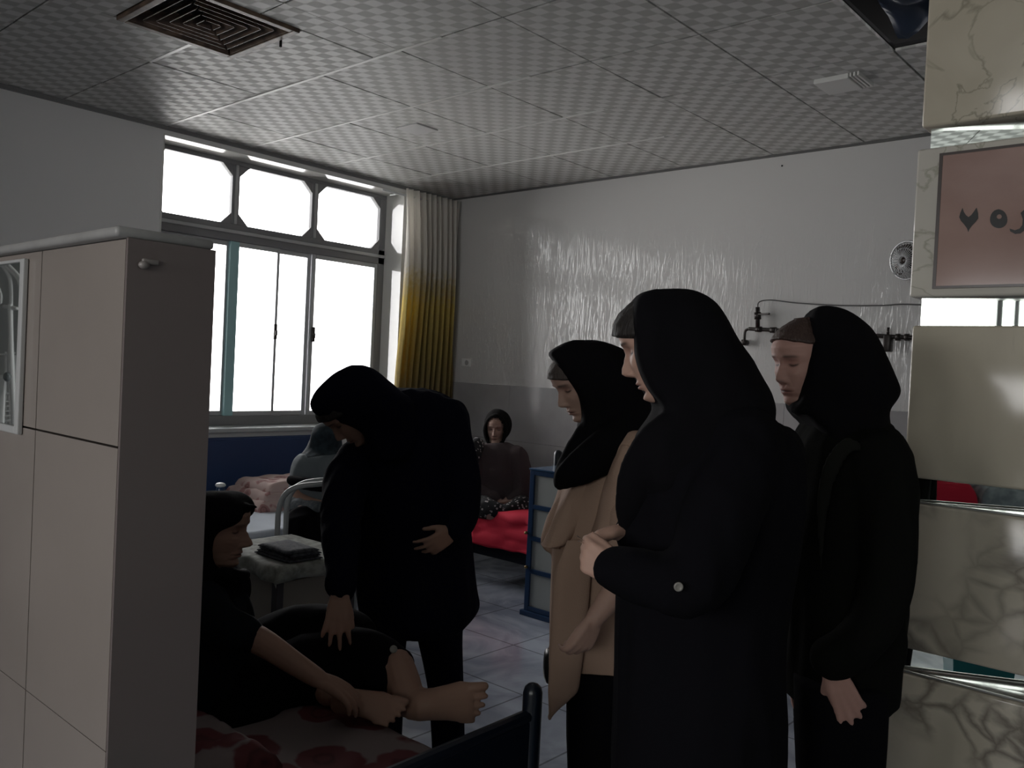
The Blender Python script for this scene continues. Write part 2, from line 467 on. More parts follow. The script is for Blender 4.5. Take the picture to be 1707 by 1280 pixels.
# sliding sashes below
def sash(y0, y1, x0, x1, mt, wl=.035, wr=.035):
    b = NB()
    box(b, x0, x1, y0, y0 + wl, 1.05, 2.345, .003); box(b, x0, x1, y1 - wr, y1, 1.05, 2.345, .003)
    box(b, x0, x1, y0 + wl, y1 - wr, 1.05, 1.085, .003); box(b, x0, x1, y0 + wl, y1 - wr, 2.31, 2.345, .003)
    s = structure('window_sash', b, mt, wobj)
    g = NB(); box(g, (x0 + x1) / 2 - .002, (x0 + x1) / 2 + .002, y0 + wl - .005, y1 - wr + .005, 1.08, 2.32)
    structure('window_pane', g, M_glass, s)
    return s
s1 = sash(2.71, 3.33, -5.825, -5.80, M_alu)
s2 = sash(3.33, 3.735, -5.795, -5.775, M_alu, .03, .022)
s3 = sash(3.735, 4.05, -5.825, -5.80, M_alu, .012, .045)
s4 = sash(4.04, 4.70, -5.795, -5.775, M_alu, .03, .03)
bm = NB(); box(bm, -5.82, -5.772, 3.31, 3.385, 1.05, 2.345, .004)
structure('window_mullion', bm, M_teal, wobj, label='teal painted mullion')
for y in (3.715, 4.065):
    b = NB(); box(b, -5.775, -5.755, y - .012, y + .012, 1.64, 1.76, .006); box(b, -5.758, -5.742, y - .008, y + .008, 1.67, 1.71, .004)
    structure('window_latch', b, M_dark, wobj)
bm = NB()
for a, b_ in ((2.71, 3.305), (3.365, 4.005), (4.065, 4.70)):
    box(bm, -5.802, -5.798, a, b_, 2.47, 2.905)
structure('window_pane', bm, M_glass, wobj)

# window 2 (behind the camera, seen in the mirror strips)
bm = NB()
for a, b_ in ((FX0, FX0 + .05), (.95, 1.0), (FX1 - .06, FX1), (1.10, 1.14), (1.6, 1.64)):
    box(bm, a, b_, YF - .2, YF - .14, FZ0, FZ1, .004)
for a, b_ in ((FZ0, FZ0 + .05), (FZ1 - .05, FZ1)): box(bm, FX0, FX1, YF - .2, YF - .14, a, b_, .004)
w2 = structure('window_2', bm, M_frame)
bm = NB(); box(bm, FX0 + .03, FX1 - .03, YF - .172, YF - .168, FZ0 + .03, FZ1 - .03)
structure('window_pane', bm, glass_mat('pale_green_glass', (0.93, 0.96, 0.93)), w2)

bm = NB()  # added window behind the camera, put in for more front light
for a, b_ in ((-2.4, -2.34), (-1.53, -1.47), (-.66, -.6)): box(bm, a, b_, YF - .2, YF - .14, 1.2, 2.5, .004)
for a, b_ in ((1.2, 1.26), (2.44, 2.5)): box(bm, -2.4, -.6, YF - .2, YF - .14, a, b_, .004)
w3 = structure('added_fill_window', bm, M_frame)
bm = NB(); box(bm, -2.345, -.63, YF - .172, YF - .168, 1.23, 2.47); structure('window_pane', bm, M_glass, w3)
# outside: ground and a pale neighbouring block, washed out behind the glass
bm = NB(); box(bm, -40, XA - .36, -10, 45, -3.3, -3.2)
o = structure('ground_outside', bm, mat('pale_outdoor_paving', (0.62, 0.62, 0.60), 0.9))
bld = empty('building', (-17.5, 13.5, -3.2), 'pale distant block seen faintly through the right pane of the window', 'building')
bm = NB(); box(bm, -20, -16, 13.15, 16.5, -3.2, 3.0); box(bm, -20, -16, 13.6, 14.4, 3.0, 4.0)
link('wall', bm, mat('hazy_pale_render', (0.66, 0.67, 0.68), 0.9), bld)

# curtain, two-tone
def curtain():
    m = mat('dip_dyed_curtain', (0.5, 0.48, 0.44), 0.85)
    nt = m.node_tree; N = nt.nodes; L = nt.links; b = N['Principled BSDF']
    tc = N.new('ShaderNodeTexCoord'); sep = N.new('ShaderNodeSeparateXYZ'); L.new(tc.outputs['Object'], sep.inputs[0])
    nz = N.new('ShaderNodeTexNoise'); nz.inputs['Scale'].default_value = 30; nz.inputs['Detail'].default_value = 4
    L.new(tc.outputs['Object'], nz.inputs['Vector'])
    ad = N.new('ShaderNodeMath'); ad.operation = 'MULTIPLY_ADD'; ad.inputs[1].default_value = .35; L.new(nz.outputs['Fac'], ad.inputs[0]); L.new(sep.outputs['Z'], ad.inputs[2])
    mr = N.new('ShaderNodeMapRange'); mr.inputs['From Min'].default_value = 1.0; mr.inputs['From Max'].default_value = 3.2
    L.new(ad.outputs[0], mr.inputs['Value'])
    rp = N.new('ShaderNodeValToRGB'); e = rp.color_ramp.elements
    e[0].position = 0.12; e[0].color = (0.34, 0.27, 0.15, 1)
    e[1].position = 0.68; e[1].color = (0.88, 0.86, 0.82, 1)
    for p, c in ((0.36, (0.58, 0.47, 0.17)), (0.54, (0.78, 0.66, 0.24)), (0.60, (0.74, 0.66, 0.42))):
        q = e.new(p); q.color = (*c, 1)
    L.new(mr.outputs[0], rp.inputs['Fac']); L.new(rp.outputs['Color'], b.inputs['Base Color'])
    # thin cloth lets some of the daylight through
    tr = N.new('ShaderNodeBsdfTranslucent'); L.new(rp.outputs['Color'], tr.inputs['Color'])
    ms = N.new('ShaderNodeMixShader'); ms.inputs[0].default_value = .6
    L.new(b.outputs[0], ms.inputs[1]); L.new(tr.outputs[0], ms.inputs[2]); L.new(ms.outputs[0], N['Material Output'].inputs[0])
    return m
cur = empty('curtain', (-5.42, 4.95, 1.0), 'white curtain dyed mustard yellow below, hanging at the right end of the window', 'curtain')
bm = NB(); nu, nv = 150, 40
grid = []
for j in range(nv + 1):
    t = j / nv; z = 2.955 - t * 2.0
    row = []
    for i in range(nu + 1):
        s = i / nu
        pinch = 1 - t
        y0 = 4.67 + .03 * sin(t * 5); y1 = 5.30
        y = y0 + (y1 - y0) * s
        amp = .018 + .028 * min(1, t * 3)
        ph = s * 2 * pi * 10 + 1.5 * noise.noise(Vector((s * 4, t * 1.2, 0)))
        x = -5.42 + amp * sin(ph) + .015 * noise.noise(Vector((s * 9, t * 2, 5)))
        x += .007 * sin(ph * 2.7 + 3 * noise.noise(Vector((s * 6, t, 2)))) * t; y += .008 * cos(ph * 1.0) + .014 * noise.noise(Vector((s * 7, t * 3, 9))) * t
        row.append(bm.verts.new((x, y, z)))
    grid.append(row)
for j in range(nv):
    for i in range(nu): bm.faces.new((grid[j][i], grid[j][i + 1], grid[j + 1][i + 1], grid[j + 1][i]))
c = link('cloth', bm, curtain(), cur, True)
s_ = c.modifiers.new('t', 'SOLIDIFY'); s_.thickness = .002
bm = NB(); tube(bm, [(-5.44, 4.45, 2.90), (-5.44, 5.3, 2.90)], .009, smooth=False); tube(bm, [(-5.44, 4.62, 2.90), (-5.55, 4.62, 2.90)], .006, smooth=False)
link('rod', bm, M_cap, cur, True, )

# ------------------------------------------------------------------ things on the ceiling and back wall
def vent():
    r = empty('ceiling_vent', (-3.67, 1.95, 3.0), 'square brown rusty air diffuser set in the ceiling', 'vent')
    mv = mat('rusty_brown_metal', (0.065, 0.045, 0.035), 0.5, vary=(14, (0.16, 0.11, 0.08)))
    x0, x1, y0, y1 = -3.96, -3.38, 1.66, 2.24
    bm = NB()
    for a in ((x0, x1, y0, y0 + .035), (x0, x1, y1 - .035, y1), (x0, x0 + .035, y0 + .035, y1 - .035), (x1 - .035, x1, y0 + .035, y1 - .035)):
        box(bm, a[0], a[1], a[2], a[3], 2.984, 3.014, .004)
    link('frame', bm, mv, r)
    cx, cy = (x0 + x1) / 2, (y0 + y1) / 2
    for q in range(4):
        bm = NB(); rot = Matrix.Rotation(q * pi / 2, 3, 'Z')
        for k in range(6):
            d = .25 - k * .042; hw = d - .006
            # a sloping blade d from the middle, facing outwards
            pts = []
            for (u, s, z) in ((d, -hw, 2.99), (d, hw, 2.99), (d - .045, hw - .045, 3.045), (d - .045, -(hw - .045), 3.045)):
                if hw - .045 < .004 and z > 3.0: s = max(min(s, .004), -.004) if s else 0
                pts.append(rot @ Vector((u, s, 0)) + Vector((cx, cy, z)))
            off = rot @ Vector((.0025, 0, 0))
            A = [bm.verts.new(p) for p in pts]; B = [bm.verts.new(p + off) for p in pts]
            bm.faces.new(A); bm.faces.new(list(reversed(B)))
            for i in range(4): j = (i + 1) % 4; bm.faces.new((A[i], B[i], B[j], A[j]))
        link('louvre_bank', bm, mv, r)
    bm = NB(); box(bm, x0, x1, y0, y1, 3.07, 3.08); link('backing', bm, M_void, r)
    bm = NB()
    box(bm, -3.54, -3.53, 2.236, 2.244, 2.955, 2.99); link('catch', bm, M_black, r)
vent()
bm = NB(); box(bm, -4.23, -4.03, 3.54, 3.72, 2.992, 3.004, .002)
tag(link('ceiling_cover_plate', bm, mat('pale_cover_plate', (0.55, 0.55, 0.55), .4)), 'small square pale blank plate on the ceiling near the window', 'plate')
r = empty('ceiling_light', (-1.65, 4.2, 3.0), 'small rectangular white light fitting on the ceiling left of the pillar, unlit', 'light')
bm = NB(); box(bm, -1.75, -1.58, 4.11, 4.31, 2.975, 3.0, .004); link('housing', bm, M_tbar, r)
bm = NB()
for k in range(3): box(bm, -1.575 + .018 * k, -1.565 + .018 * k, 4.11, 4.31, 2.98, 3.0, .002)
link('ballast_cover', bm, M_tbar, r)

# wall socket
r = empty('wall_socket', (-5.28, 5.35, 1.535), 'white double wall socket on the plaster beside the curtain', 'socket')
bm = NB(); box(bm, -5.335, -5.235, 5.336, 5.35, 1.50, 1.57, .004); link('plate', bm, mat('white_plastic', (0.72, 0.72, 0.70), .35), r)
bm = NB(); cyl(bm, (-5.27, 5.337, 1.535), (-5.27, 5.331, 1.535), .022); link('outlet', bm, mat('grey_plastic', (0.35, 0.35, 0.34), .4), r)

# medical gas pipe, valve, cable
r = empty('gas_pipe', (-2.1, 5.33, 1.83), 'dark medical gas pipe with valves running along the back wall behind the women', 'pipe')
a = aty(1250, 548, 5.30); b_ = aty(1523, 563, 5.30)
bm = NB(); tube(bm, [a, b_], .013, smooth=False, ends=True)
tube(bm, [a, aty(1243, 551, 5.30), aty(1241, 560, 5.30), aty(1241, 572, 5.31)], .009)
for t in (.06, .16, .24): 
    q = a.lerp(b_, t); cyl(bm, q - Vector((.02, 0, 0)), q + Vector((.02, 0, 0)), .019)
link('pipe', bm, M_dark, r, True)
bm = NB(); v0 = aty(1263, 546, 5.30); v1 = aty(1263, 512, 5.30)
cyl(bm, v0, v1, .014); cyl(bm, v0.lerp(v1, .4), v0.lerp(v1, .75), .022)
tube(bm, [aty(1263, 524, 5.29), aty(1282, 523, 5.25)], .007, smooth=False)
link('valve', bm, M_dark, r, True)
bm = NB(); tube(bm, [aty(1263, 512, 5.30), aty(1266, 503, 5.31), aty(1285, 500, 5.32), aty(1330, 505, 5.33), aty(1400, 509, 5.33), aty(1470, 509, 5.33), aty(1500, 507, 5.33), aty(1535, 508, 5.33)], .004, seg=8)
link('hose', bm, mat('grey_hose', (0.10, 0.10, 0.10), .5), r, True)
bm = NB(); c0 = aty(1480, 561, 5.29)
box(bm, c0.x - .022, c0.x + .022, 5.27, 5.33, c0.z - .09, c0.z + .012, .008); cyl(bm, c0 + Vector((0, 0, .01)), c0 + Vector((0, 0, .055)), .008)
link('outlet', bm, M_dark, r, True)
for q in (1497, 1512):
    c1 = aty(q, 562, 5.3); bm = NB(); cyl(bm, c1 - Vector((.012, 0, 0)), c1 + Vector((.012, 0, 0)), .021)
    link('collar', bm, M_dark, r, True)
bm = NB(); c1 = aty(1242, 571, 5.33); cyl(bm, (c1.x, 5.30, c1.z), (c1.x, 5.35, c1.z), .02)
link('elbow_end', bm, M_dark, r, True)
for q in (1300, 1420):
    bm = NB(); c1 = aty(q, 553, 5.33); box(bm, c1.x - .012, c1.x + .012, 5.28, 5.35, c1.z - .02, c1.z + .02, .003)
    link('bracket', bm, M_dark, r, True)

# wall fan, mostly behind the pillar
r = empty('wall_fan', (-1.58, 5.30, 2.25), 'round caged wall fan with dark blades half behind the marble pillar', 'fan')
fc = aty(1512, 434, 5.14); ax = Vector((-.35, -1, -.12)).normalized()
u = ax.orthogonal().normalized(); v = ax.cross(u)
bm = NB()
def circ(bm, c, rad, rt, n=40):
    pts = [c + u * (rad * cos(2 * pi * k / n)) + v * (rad * sin(2 * pi * k / n)) for k in range(n + 1)]
    tube(bm, pts, rt, seg=6, sub=1, smooth=False, ends=False)
circ(bm, fc, .108, .006); circ(bm, fc + ax * .03, .07, .003); circ(bm, fc - ax * .03, .07, .003)
for k in range(36):
    an = 2 * pi * k / 36; d = u * cos(an) + v * sin(an)
    tube(bm, [fc + ax * .04 + d * .02, fc + ax * .035 + d * .07, fc + d * .108], .0018, seg=5, ends=False)
    tube(bm, [fc - ax * .04 + d * .02, fc - ax * .035 + d * .07, fc + d * .108], .0018, seg=5, ends=False)
link('cage', bm, M_alu, r, True)
bm = NB(); cyl(bm, fc + ax * .025, fc - ax * .025, .022)
for k in range(3):
    for s in range(6):
        pass
    an0 = 2 * pi * k / 3
    rows = []
    for i in range(6):
        rad = .02 + .0145 * i; wdt = .25 + .55 * sin(pi * (i + 1) / 7)
        rows.append([fc + (u * cos(an0 + t) + v * sin(an0 + t)) * rad + ax * (.02 * (t / .8)) for t in [wdt * (q / 4 - .5) * 1.6 for q in range(5)]])
    g = [[bm.verts.new(p) for p in row] for row in rows]
    for i in range(5):
        for j in range(4): bm.faces.new((g[i][j], g[i][j + 1], g[i + 1][j + 1], g[i + 1][j]))
o = link('blades', bm, mat('brown_fan_blades', (0.05, 0.035, 0.03), .35), r, True)
s_ = o.modifiers.new('t', 'SOLIDIFY'); s_.thickness = .002
bm = NB(); tube(bm, [fc - ax * .04, fc - ax * .12, Vector((-1.52, 5.32, 2.19))], [.05, .045, .02]); box(bm, -1.56, -1.48, 5.31, 5.35, 2.10, 2.28, .006)
link('motor', bm, M_dark, r, True)
bm = NB(); c1 = aty(1303, 276, 5.34); ellipsoid(bm, (c1.x, 5.345, c1.z), .006, .005, .006, u=8, v=6); link_o = link('screw_hook', bm, M_black, None, True)
tag(link_o, 'tiny dark hook in the top of the back wall', 'hook')

# ------------------------------------------------------------------ marble pillar with mirror strips
PX0, PX1, PY0, PY1 = -.865, -.33, 2.90, 3.45
pil = NB(); box(pil, PX0 + .025, PX1 - .02, PY0 + .15, PY1, 0, ZC + .0)
pobj = structure('pillar', pil, mat('pillar_core', (0.09, 0.09, 0.09), .8))
m1 = marble_mat('olive_marble', (0.50, 0.45, 0.36), (0.58, 0.53, 0.43), (0.26, 0.24, 0.18), False, 0)
m2 = marble_mat('pale_marble', (0.56, 0.53, 0.48), (0.64, 0.61, 0.54), (0.34, 0.33, 0.26), False, 4)
m3 = marble_mat('breccia_marble', (0.52, 0.47, 0.38), (0.60, 0.55, 0.46), (0.13, 0.11, 0.095), True, 2.2)
zs = [(2.33, 2.985, m1, 0), (1.79, 2.262, m2, -.008), (1.215, 1.70, m1, .006), (.67, 1.135, m3, -.004), (0.0, .59, m3, -.01)]
for z0, z1, mm, dx in zs:
    bm = NB(); box(bm, PX0 + dx, PX1, PY0 - .02, PY0 + .151, z0, z1, .009)
    structure('pillar_slab', bm, mm, pobj, True)
for z0, z1 in ((2.262, 2.33), (1.70, 1.79), (1.135, 1.215), (.59, .67)):
    bm = NB(); prism(bm, [(PX0 + .022, PY0 + .012), (PX1 - .012, PY0 + .132), (PX1 - .012, PY0 + .1495), (PX0 + .022, PY0 + .1495)], 'z', z0, z1)
    structure('pillar_mirror', bm, M_mirror, pobj)
for z in (1.14, .596):  # added pale strips stand for the slab edges that catch the light
    bm = NB(); box(bm, PX0 + .02, PX1 - .02, PY0 - .012, PY0 - .004, z - .004, z + .002, .001)
    structure('pillar_lit_edge', bm, mat('lit_edge_strip', (0.35, 0.35, 0.34), .4, metal=.7), pobj)
# room number sign: pink panel in a marble frame, dark border, cut letters
sg = empty('room_sign', (-.40, 2.875, 2.0), 'pink room number sign in Persian script on the marble pillar', 'sign')
mpink = mat('dusty_pink_panel', (0.32, 0.205, 0.175), 0.12, vary=(2.2, (0.40, 0.27, 0.235), (1, 1, 1.6)))
bm = NB(); box(bm, -.795, -.36, 2.872, 2.8795, 1.822, 2.232); link('panel', bm, mpink, sg)
bm = NB()
for a in ((-.803, -.793, 1.815, 2.238), (-.362, -.352, 1.815, 2.238), (-.793, -.362, 1.815, 1.823), (-.793, -.362, 2.23, 2.238)):
    box(bm, a[0], a[1], 2.870, 2.8797, a[2], a[3])
link('border', bm, mat('dark_brown_line', (0.06, 0.045, 0.04), .3), sg)
mlet = mat('dark_letter', (0.045, 0.045, 0.045), .15)
def glyph(px, sc=2.287, hole=None):
    pts = [aty(1400 + x / sc, y / sc, 2.871) for x, y in px]
    bm = NB(); prism(bm, [(p.x, p.z) for p in pts], 'y', 2.8685, 2.8725)
    if hole:
        pass
    return bm
link('digit_seven', glyph([(468, 793), (473, 808), (481, 820), (491, 828), (502, 820), (512, 806), (522, 792), (527, 812), (528, 832), (518, 846), (504, 860), (495, 872), (490, 884), (485, 870), (474, 855), (462, 842), (456, 828), (460, 812)]), mlet, sg)
ring_o = [(606 + (33 - (6 if abs(sin(t)) > .9 and sin(t) < 0 else 0)) * cos(t), 838 + (32 if sin(t) > 0 else 40) * sin(t)) for t in [2 * pi * k / 24 for k in range(24)]]
ring_i = [(608 + 10 * cos(t), 826 + 9 * sin(t)) for t in [2 * pi * k / 24 for k in range(24)]]
bm = NB(); q = lambda p, y: Vector((aty(1400 + p[0] / 2.287, p[1] / 2.287, 2.871).x, y, aty(1400 + p[0] / 2.287, p[1] / 2.287, 2.871).z))
A = [bm.verts.new(q(p, 2.8685)) for p in ring_o]; B = [bm.verts.new(q(p, 2.8685)) for p in ring_i]
C_ = [bm.verts.new(q(p, 2.8725)) for p in ring_o]; D_ = [bm.verts.new(q(p, 2.8725)) for p in ring_i]
for i in range(24):
    j = (i + 1) % 24
    bm.faces.new((A[i], A[j], B[j], B[i])); bm.faces.new((C_[i], C_[j], D_[j], D_[i])); bm.faces.new((A[i], A[j], C_[j], C_[i])); bm.faces.new((B[i], B[j], D_[j], D_[i]))
link('letter_he', bm, mlet, sg)
link('letter_re', glyph([(690, 812), (703, 800), (716, 826), (718, 852), (706, 876), (688, 890), (668, 892), (650, 882), (648, 872), (668, 878), (686, 872), (696, 858), (698, 836)]), mlet, sg)

# ------------------------------------------------------------------ tiled half wall on the left with a glazed opening
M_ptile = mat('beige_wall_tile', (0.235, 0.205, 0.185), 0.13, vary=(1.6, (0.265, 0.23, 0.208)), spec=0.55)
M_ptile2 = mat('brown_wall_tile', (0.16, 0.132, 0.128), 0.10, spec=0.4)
HX, HY0, HY1, HZ = -1.27, .56, .70, 1.666
OX0, OX1, OZ0, OZ1 = -2.4, -1.672, 1.355, 1.648
bm = NB()
for z0, z1 in ((0, .45), (.45, .9), (.9, 1.355), (1.357, HZ)):
    for x0, x1 in ((-3.0, -2.33), (-2.33, -1.596), (-1.594, HX)):
        box(bm, x0, x1 - .0015, HY0, HY1, z0, z1 - .0015)
pw = structure('wall_partition', bm, M_ptile)
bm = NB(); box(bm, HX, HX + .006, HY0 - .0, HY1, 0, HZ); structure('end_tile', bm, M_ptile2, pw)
bm = NB(); box(bm, -3.02, HX + .006, HY0 - .018, HY1 - .002, HZ, HZ + .016, .006)
structure('capping', bm, mat('grey_marble_capping', (0.30, 0.295, 0.29), .4, vary=(9, (0.24, 0.235, 0.23))), pw, True)
mr_ = empty('wall_mirror', (-2.0, HY0 - .005, 1.35), 'framed mirror on the tiled half wall reflecting a white tube rack', 'mirror')
bm = NB(); box(bm, OX0, OX1, HY0 - .006, HY0 - .001, OZ0, OZ1); link('glass', bm, M_mirror, mr_)
bm = NB()
for a in ((OX1, OX1 + .018, OZ0 - .014, OZ1 + .006), (OX0 - .018, OX0, OZ0 - .014, OZ1 + .006), (OX0, OX1, OZ0 - .014, OZ0), (OX0, OX1, OZ1, OZ1 + .006)):
    box(bm, a[0], a[1], HY0 - .010, HY0 - .001, a[2], a[3], .002)
link('frame', bm, mat('grey_white_frame', (0.42, 0.42, 0.42), .3), mr_)
bm = NB(); ellipsoid(bm, (HX + .012, HY0 + .022, 1.628), .007, .008, .006); box(bm, HX + .006, HX + .013, HY0 + .02, HY0 + .045, 1.63, 1.638, .002)
o = link('cable_clip', bm, mat('grey_clip', (0.22, 0.20, 0.19), .4), None, True)
tag(o, 'small grey plastic clip on the end of the tiled half wall', 'clip')
# white tube rack seen through the opening
rk = empty('tube_rack', (-3.1, .1, 0), 'rack of white bent metal tubes with a wire basket, reflected in the half wall mirror', 'rack')
M_wt = mat('white_enamel_tube', (0.92, 0.92, 0.92), .4)
DR = 3.3
def rp_(px, py, d=DR):
    p = P(px, py, d); return Vector((p.x, 2 * (HY0 - .006) - p.y, p.z))       # the rack stands in front of the mirror
hooks = [[(-30, 425), (0, 440), (14, 458), (18, 480), (18, 510), (17, 512)], [(-10, 425), (10, 445), (28, 462), (34, 478), (34, 503)],
         [(12, 440), (24, 452), (36, 466), (46, 480)], [(-40, 450), (-10, 470), (0, 490), (0, 504)]]
for hk in hooks:
    bm = NB(); tube(bm, [rp_(x_, y_, DR) for x_, y_ in hk], .007, seg=8); link('tube', bm, M_wt, rk, True)
bm = NB(); tube(bm, [rp_(17, 510), rp_(18, 560), rp_(19, 620), rp_(23, 712), rp_(30, 1040)], [.010, .009, .013, .009, .009], seg=8)
tube(bm, [rp_(8, 511), rp_(27, 514)], .008, seg=8); link('post', bm, M_wt, rk, True)
bm = NB()
for y_ in (590, 655, 668, 676, 684, 692, 700, 708, 720): tube(bm, [rp_(-30, y_ + 2, DR + .05), rp_(44, y_, DR + .05)], .004, seg=6)
for x_ in (9, 16, 24, 33, 40): tube(bm, [rp_(x_, 588, DR + .06), rp_(x_ + 1, 740, DR + .06)], .0045, seg=6)
link('basket', bm, M_wt, rk, True)
bm = NB(); box(bm, *sorted((rp_(-12, 630).x, rp_(8, 630).x)), rp_(0, 640).y - .02, rp_(0, 640).y + .02, rp_(0, 740).z, rp_(0, 625).z, .01); link('panel', bm, M_wt, rk)
bm = NB(); ellipsoid(bm, rp_(12, 628, DR - .05), .014, .014, .018); link('knob', bm, mat('grey_knob', (0.2, 0.22, 0.23), .4), rk, True)
# ------------------------------------------------------------------ furniture
def bed_post(bm, x, y, z1, r=.024):
    tube(bm, [(x, y, .0), (x, y, z1 - r * .7)], r, seg=16, smooth=False)
FBX = -1.298
bed = empty('hospital_bed', (-2.3, 1.17, 0), 'dark blue metal bed in the front with flowered bedding, an elderly woman sitting on it', 'bed')
for y in (.73, 1.595):
    for x, z in ((FBX, .735), (-3.27, .95)):
        bm = NB(); bed_post(bm, x, y, z); link('post', bm, M_navyd, bed, True)
bm = NB(); box(bm, FBX - .012, FBX + .012, .74, 1.585, .30, .655, .004); tube(bm, [(FBX, .73, .66), (FBX, 1.595, .665)], .016, smooth=False)
link('footboard', bm, M_navyd, bed)
bm = NB(); box(bm, -3.282, -3.258, .74, 1.585, .30, .86, .004); tube(bm, [(-3.27, .73, .86), (-3.27, 1.595, .865)], .016, smooth=False)
link('headboard', bm, M_navyd, bed)
bm = NB(); box(bm, -3.26, FBX - .012, .735, .765, .24, .30, .004); box(bm, -3.26, FBX - .012, 1.565, 1.595, .24, .30, .004); box(bm, -3.26, FBX - .012, .765, 1.565, .27, .30)
link('frame', bm, M_navyd, bed)
def soft_box(bm, x0, x1, y0, y1, z0, z1, nx, ny, h, seed=0, fr=3.0, rim=.05):
    top = []
    for j in range(ny + 1):
        row = []
        for i in range(nx + 1):
            x_ = x0 + (x1 - x0) * i / nx; y_ = y0 + (y1 - y0) * j / ny
            e = min(x_ - x0, x1 - x_, y_ - y0, y1 - y_) / rim
            e = max(0, min(1, e)); e = sqrt(max(0, 1 - (1 - e) ** 2))
            n_ = noise.noise(Vector((x_ * fr, y_ * fr * 1.3, seed))) + .5 * noise.noise(Vector((x_ * fr * 2.7, y_ * fr * 2.2, seed + 4)))
            row.append(bm.verts.new((x_, y_, z0 + (z1 - z0) * (.35 + .65 * e) + h * n_ * e)))
        top.append(row)
    for j in range(ny):
        for i in range(nx): bm.faces.new((top[j][i], top[j][i + 1], top[j + 1][i + 1], top[j + 1][i]))
    loop = [top[0][i] for i in range(nx + 1)] + [top[j][nx] for j in range(1, ny + 1)] + [top[ny][i] for i in range(nx - 1, -1, -1)] + [top[j][0] for j in range(ny - 1, 0, -1)]
    bot = [bm.verts.new((v_.co.x, v_.co.y, z0)) for v_ in loop]
    for i in range(len(loop)):
        j = (i + 1) % len(loop); bm.faces.new((loop[i], loop[j], bot[j], bot[i]))
    bm.faces.new(bot)
def flower_mat(name, base, red, dark, sc=7.5, amt=.5):
    m = mat(name, base, .85)
    nt = m.node_tree; N = nt.nodes; L = nt.links; b = N['Principled BSDF']
    tc = N.new('ShaderNodeTexCoord'); nz = N.new('ShaderNodeTexNoise'); nz.inputs['Scale'].default_value = 12; L.new(tc.outputs['Object'], nz.inputs['Vector'])
    dm = N.new('ShaderNodeMix'); dm.data_type = 'RGBA'; dm.blend_type = 'ADD'; dm.inputs[0].default_value = .06
    L.new(tc.outputs['Object'], dm.inputs[6]); L.new(nz.outputs['Color'], dm.inputs[7])
    vo = N.new('ShaderNodeTexVoronoi'); vo.inputs['Scale'].default_value = sc; L.new(dm.outputs[2], vo.inputs['Vector'])
    rp = N.new('ShaderNodeValToRGB'); e = rp.color_ramp.elements; rp.color_ramp.interpolation = 'LINEAR'
    e[0].position = 0.0; e[0].color = (*dark, 1); e[1].position = amt + .06; e[1].color = (*base, 1)
    for p_, c_ in ((.16, red), (.26, tuple(x_ * .55 for x_ in red)), (.34, red), (amt, red)):
        q_ = e.new(p_); q_.color = (*c_, 1)
    L.new(vo.outputs['Distance'], rp.inputs['Fac']); L.new(rp.outputs['Color'], b.inputs['Base Color'])
    return m
M_flow = flower_mat('flowered_sheet', (0.22, 0.18, 0.18), (0.13, 0.03, 0.035), (0.06, 0.015, 0.02))
bm = NB(); box(bm, -3.25, FBX - .02, .745, 1.585, .301, .44, .03); link('mattress', bm, mat('grey_ticking', (0.3, 0.3, 0.32), .9), bed, True)
bm = NB(); soft_box(bm, -3.25, FBX - .022, .748, 1.582, .441, .497, 80, 40, .012, 2.0, 5.0)
o = link('flowered_sheet', bm, M_flow, None, True); tag(o, 'red flowered bed sheet spread on the front bed under the elderly woman', 'bed sheet')
bm = NB(); soft_box(bm, -2.45, -1.75, .80, 1.20, .482, .56, 50, 34, .03, 7.0, 8.0, .09)
o = link('blanket', bm, M_flow, None, True); tag(o, 'crumpled flowered blanket with big red blooms on the front bed near the footboard', 'blanket')

# bedside table with patterned cloth
tb = empty('bedside_table', (-3.25, 2.2, 0), 'beige bedside table with dark legs behind the elderly woman', 'table')
M_box = mat('beige_laminate', (0.26, 0.23, 0.19), .5)
bm = NB(); box(bm, -3.51, -3.0, 1.99, 2.40, .615, .64, .004); link('tabletop', bm, M_box, tb)
bm = NB(); box(bm, -3.47, -3.05, 2.03, 2.345, .10, .56, .004); link('cabinet', bm, M_box, tb)
bm = NB(); box(bm, -3.05, -3.035, 2.05, 2.35, .12, .34, .003); link('door', bm, M_box, tb)
for x, y in ((-3.49, 2.01), (-3.02, 2.01), (-3.49, 2.38), (-3.02, 2.38)):
    bm = NB(); box(bm, x - .018, x + .018, y - .018, y + .018, 0, .615, .003); link('leg', bm, mat('dark_table_leg', (0.03, 0.025, 0.03), .5), tb)
m = mat('patterned_tablecloth', (0.38, 0.39, 0.36), .85, vary=(26, (0.22, 0.23, 0.20)))
bm = NB()
def cloth(bm, x0, x1, y0, y1, z, drop, nx=36, ny=30, dz=.0):
    g = []
    for j in range(ny + 1):
        row = []
        for i in range(nx + 1):
            a_ = i / nx; b2 = j / ny
            x_ = x0 - drop + (x1 - x0 + 2 * drop) * a_; y_ = y0 - drop + (y1 - y0 + 2 * drop) * b2
            ox = max(0, x_ - x1, x0 - x_); oy = max(0, y_ - y1, y0 - y_)
            o_ = max(ox, oy) + .35 * min(ox, oy)
            cxp = min(max(x_, x0), x1); cyp = min(max(y_, y0), y1)
            fl = .012 + .012 * sin((x_ + y_) * 32)
            sx = (1 if x_ > x1 else -1 if x_ < x0 else 0); sy = (1 if y_ > y1 else -1 if y_ < y0 else 0)
            k = min(1, o_ / .02)
            row.append(bm.verts.new((cxp + sx * fl * k, cyp + sy * fl * k, z - o_ + .002 * noise.noise(Vector((x_ * 12, y_ * 12, 0))))))
        g.append(row)
    for j in range(ny):
        for i in range(nx): bm.faces.new((g[j][i], g[j][i + 1], g[j + 1][i + 1], g[j + 1][i]))
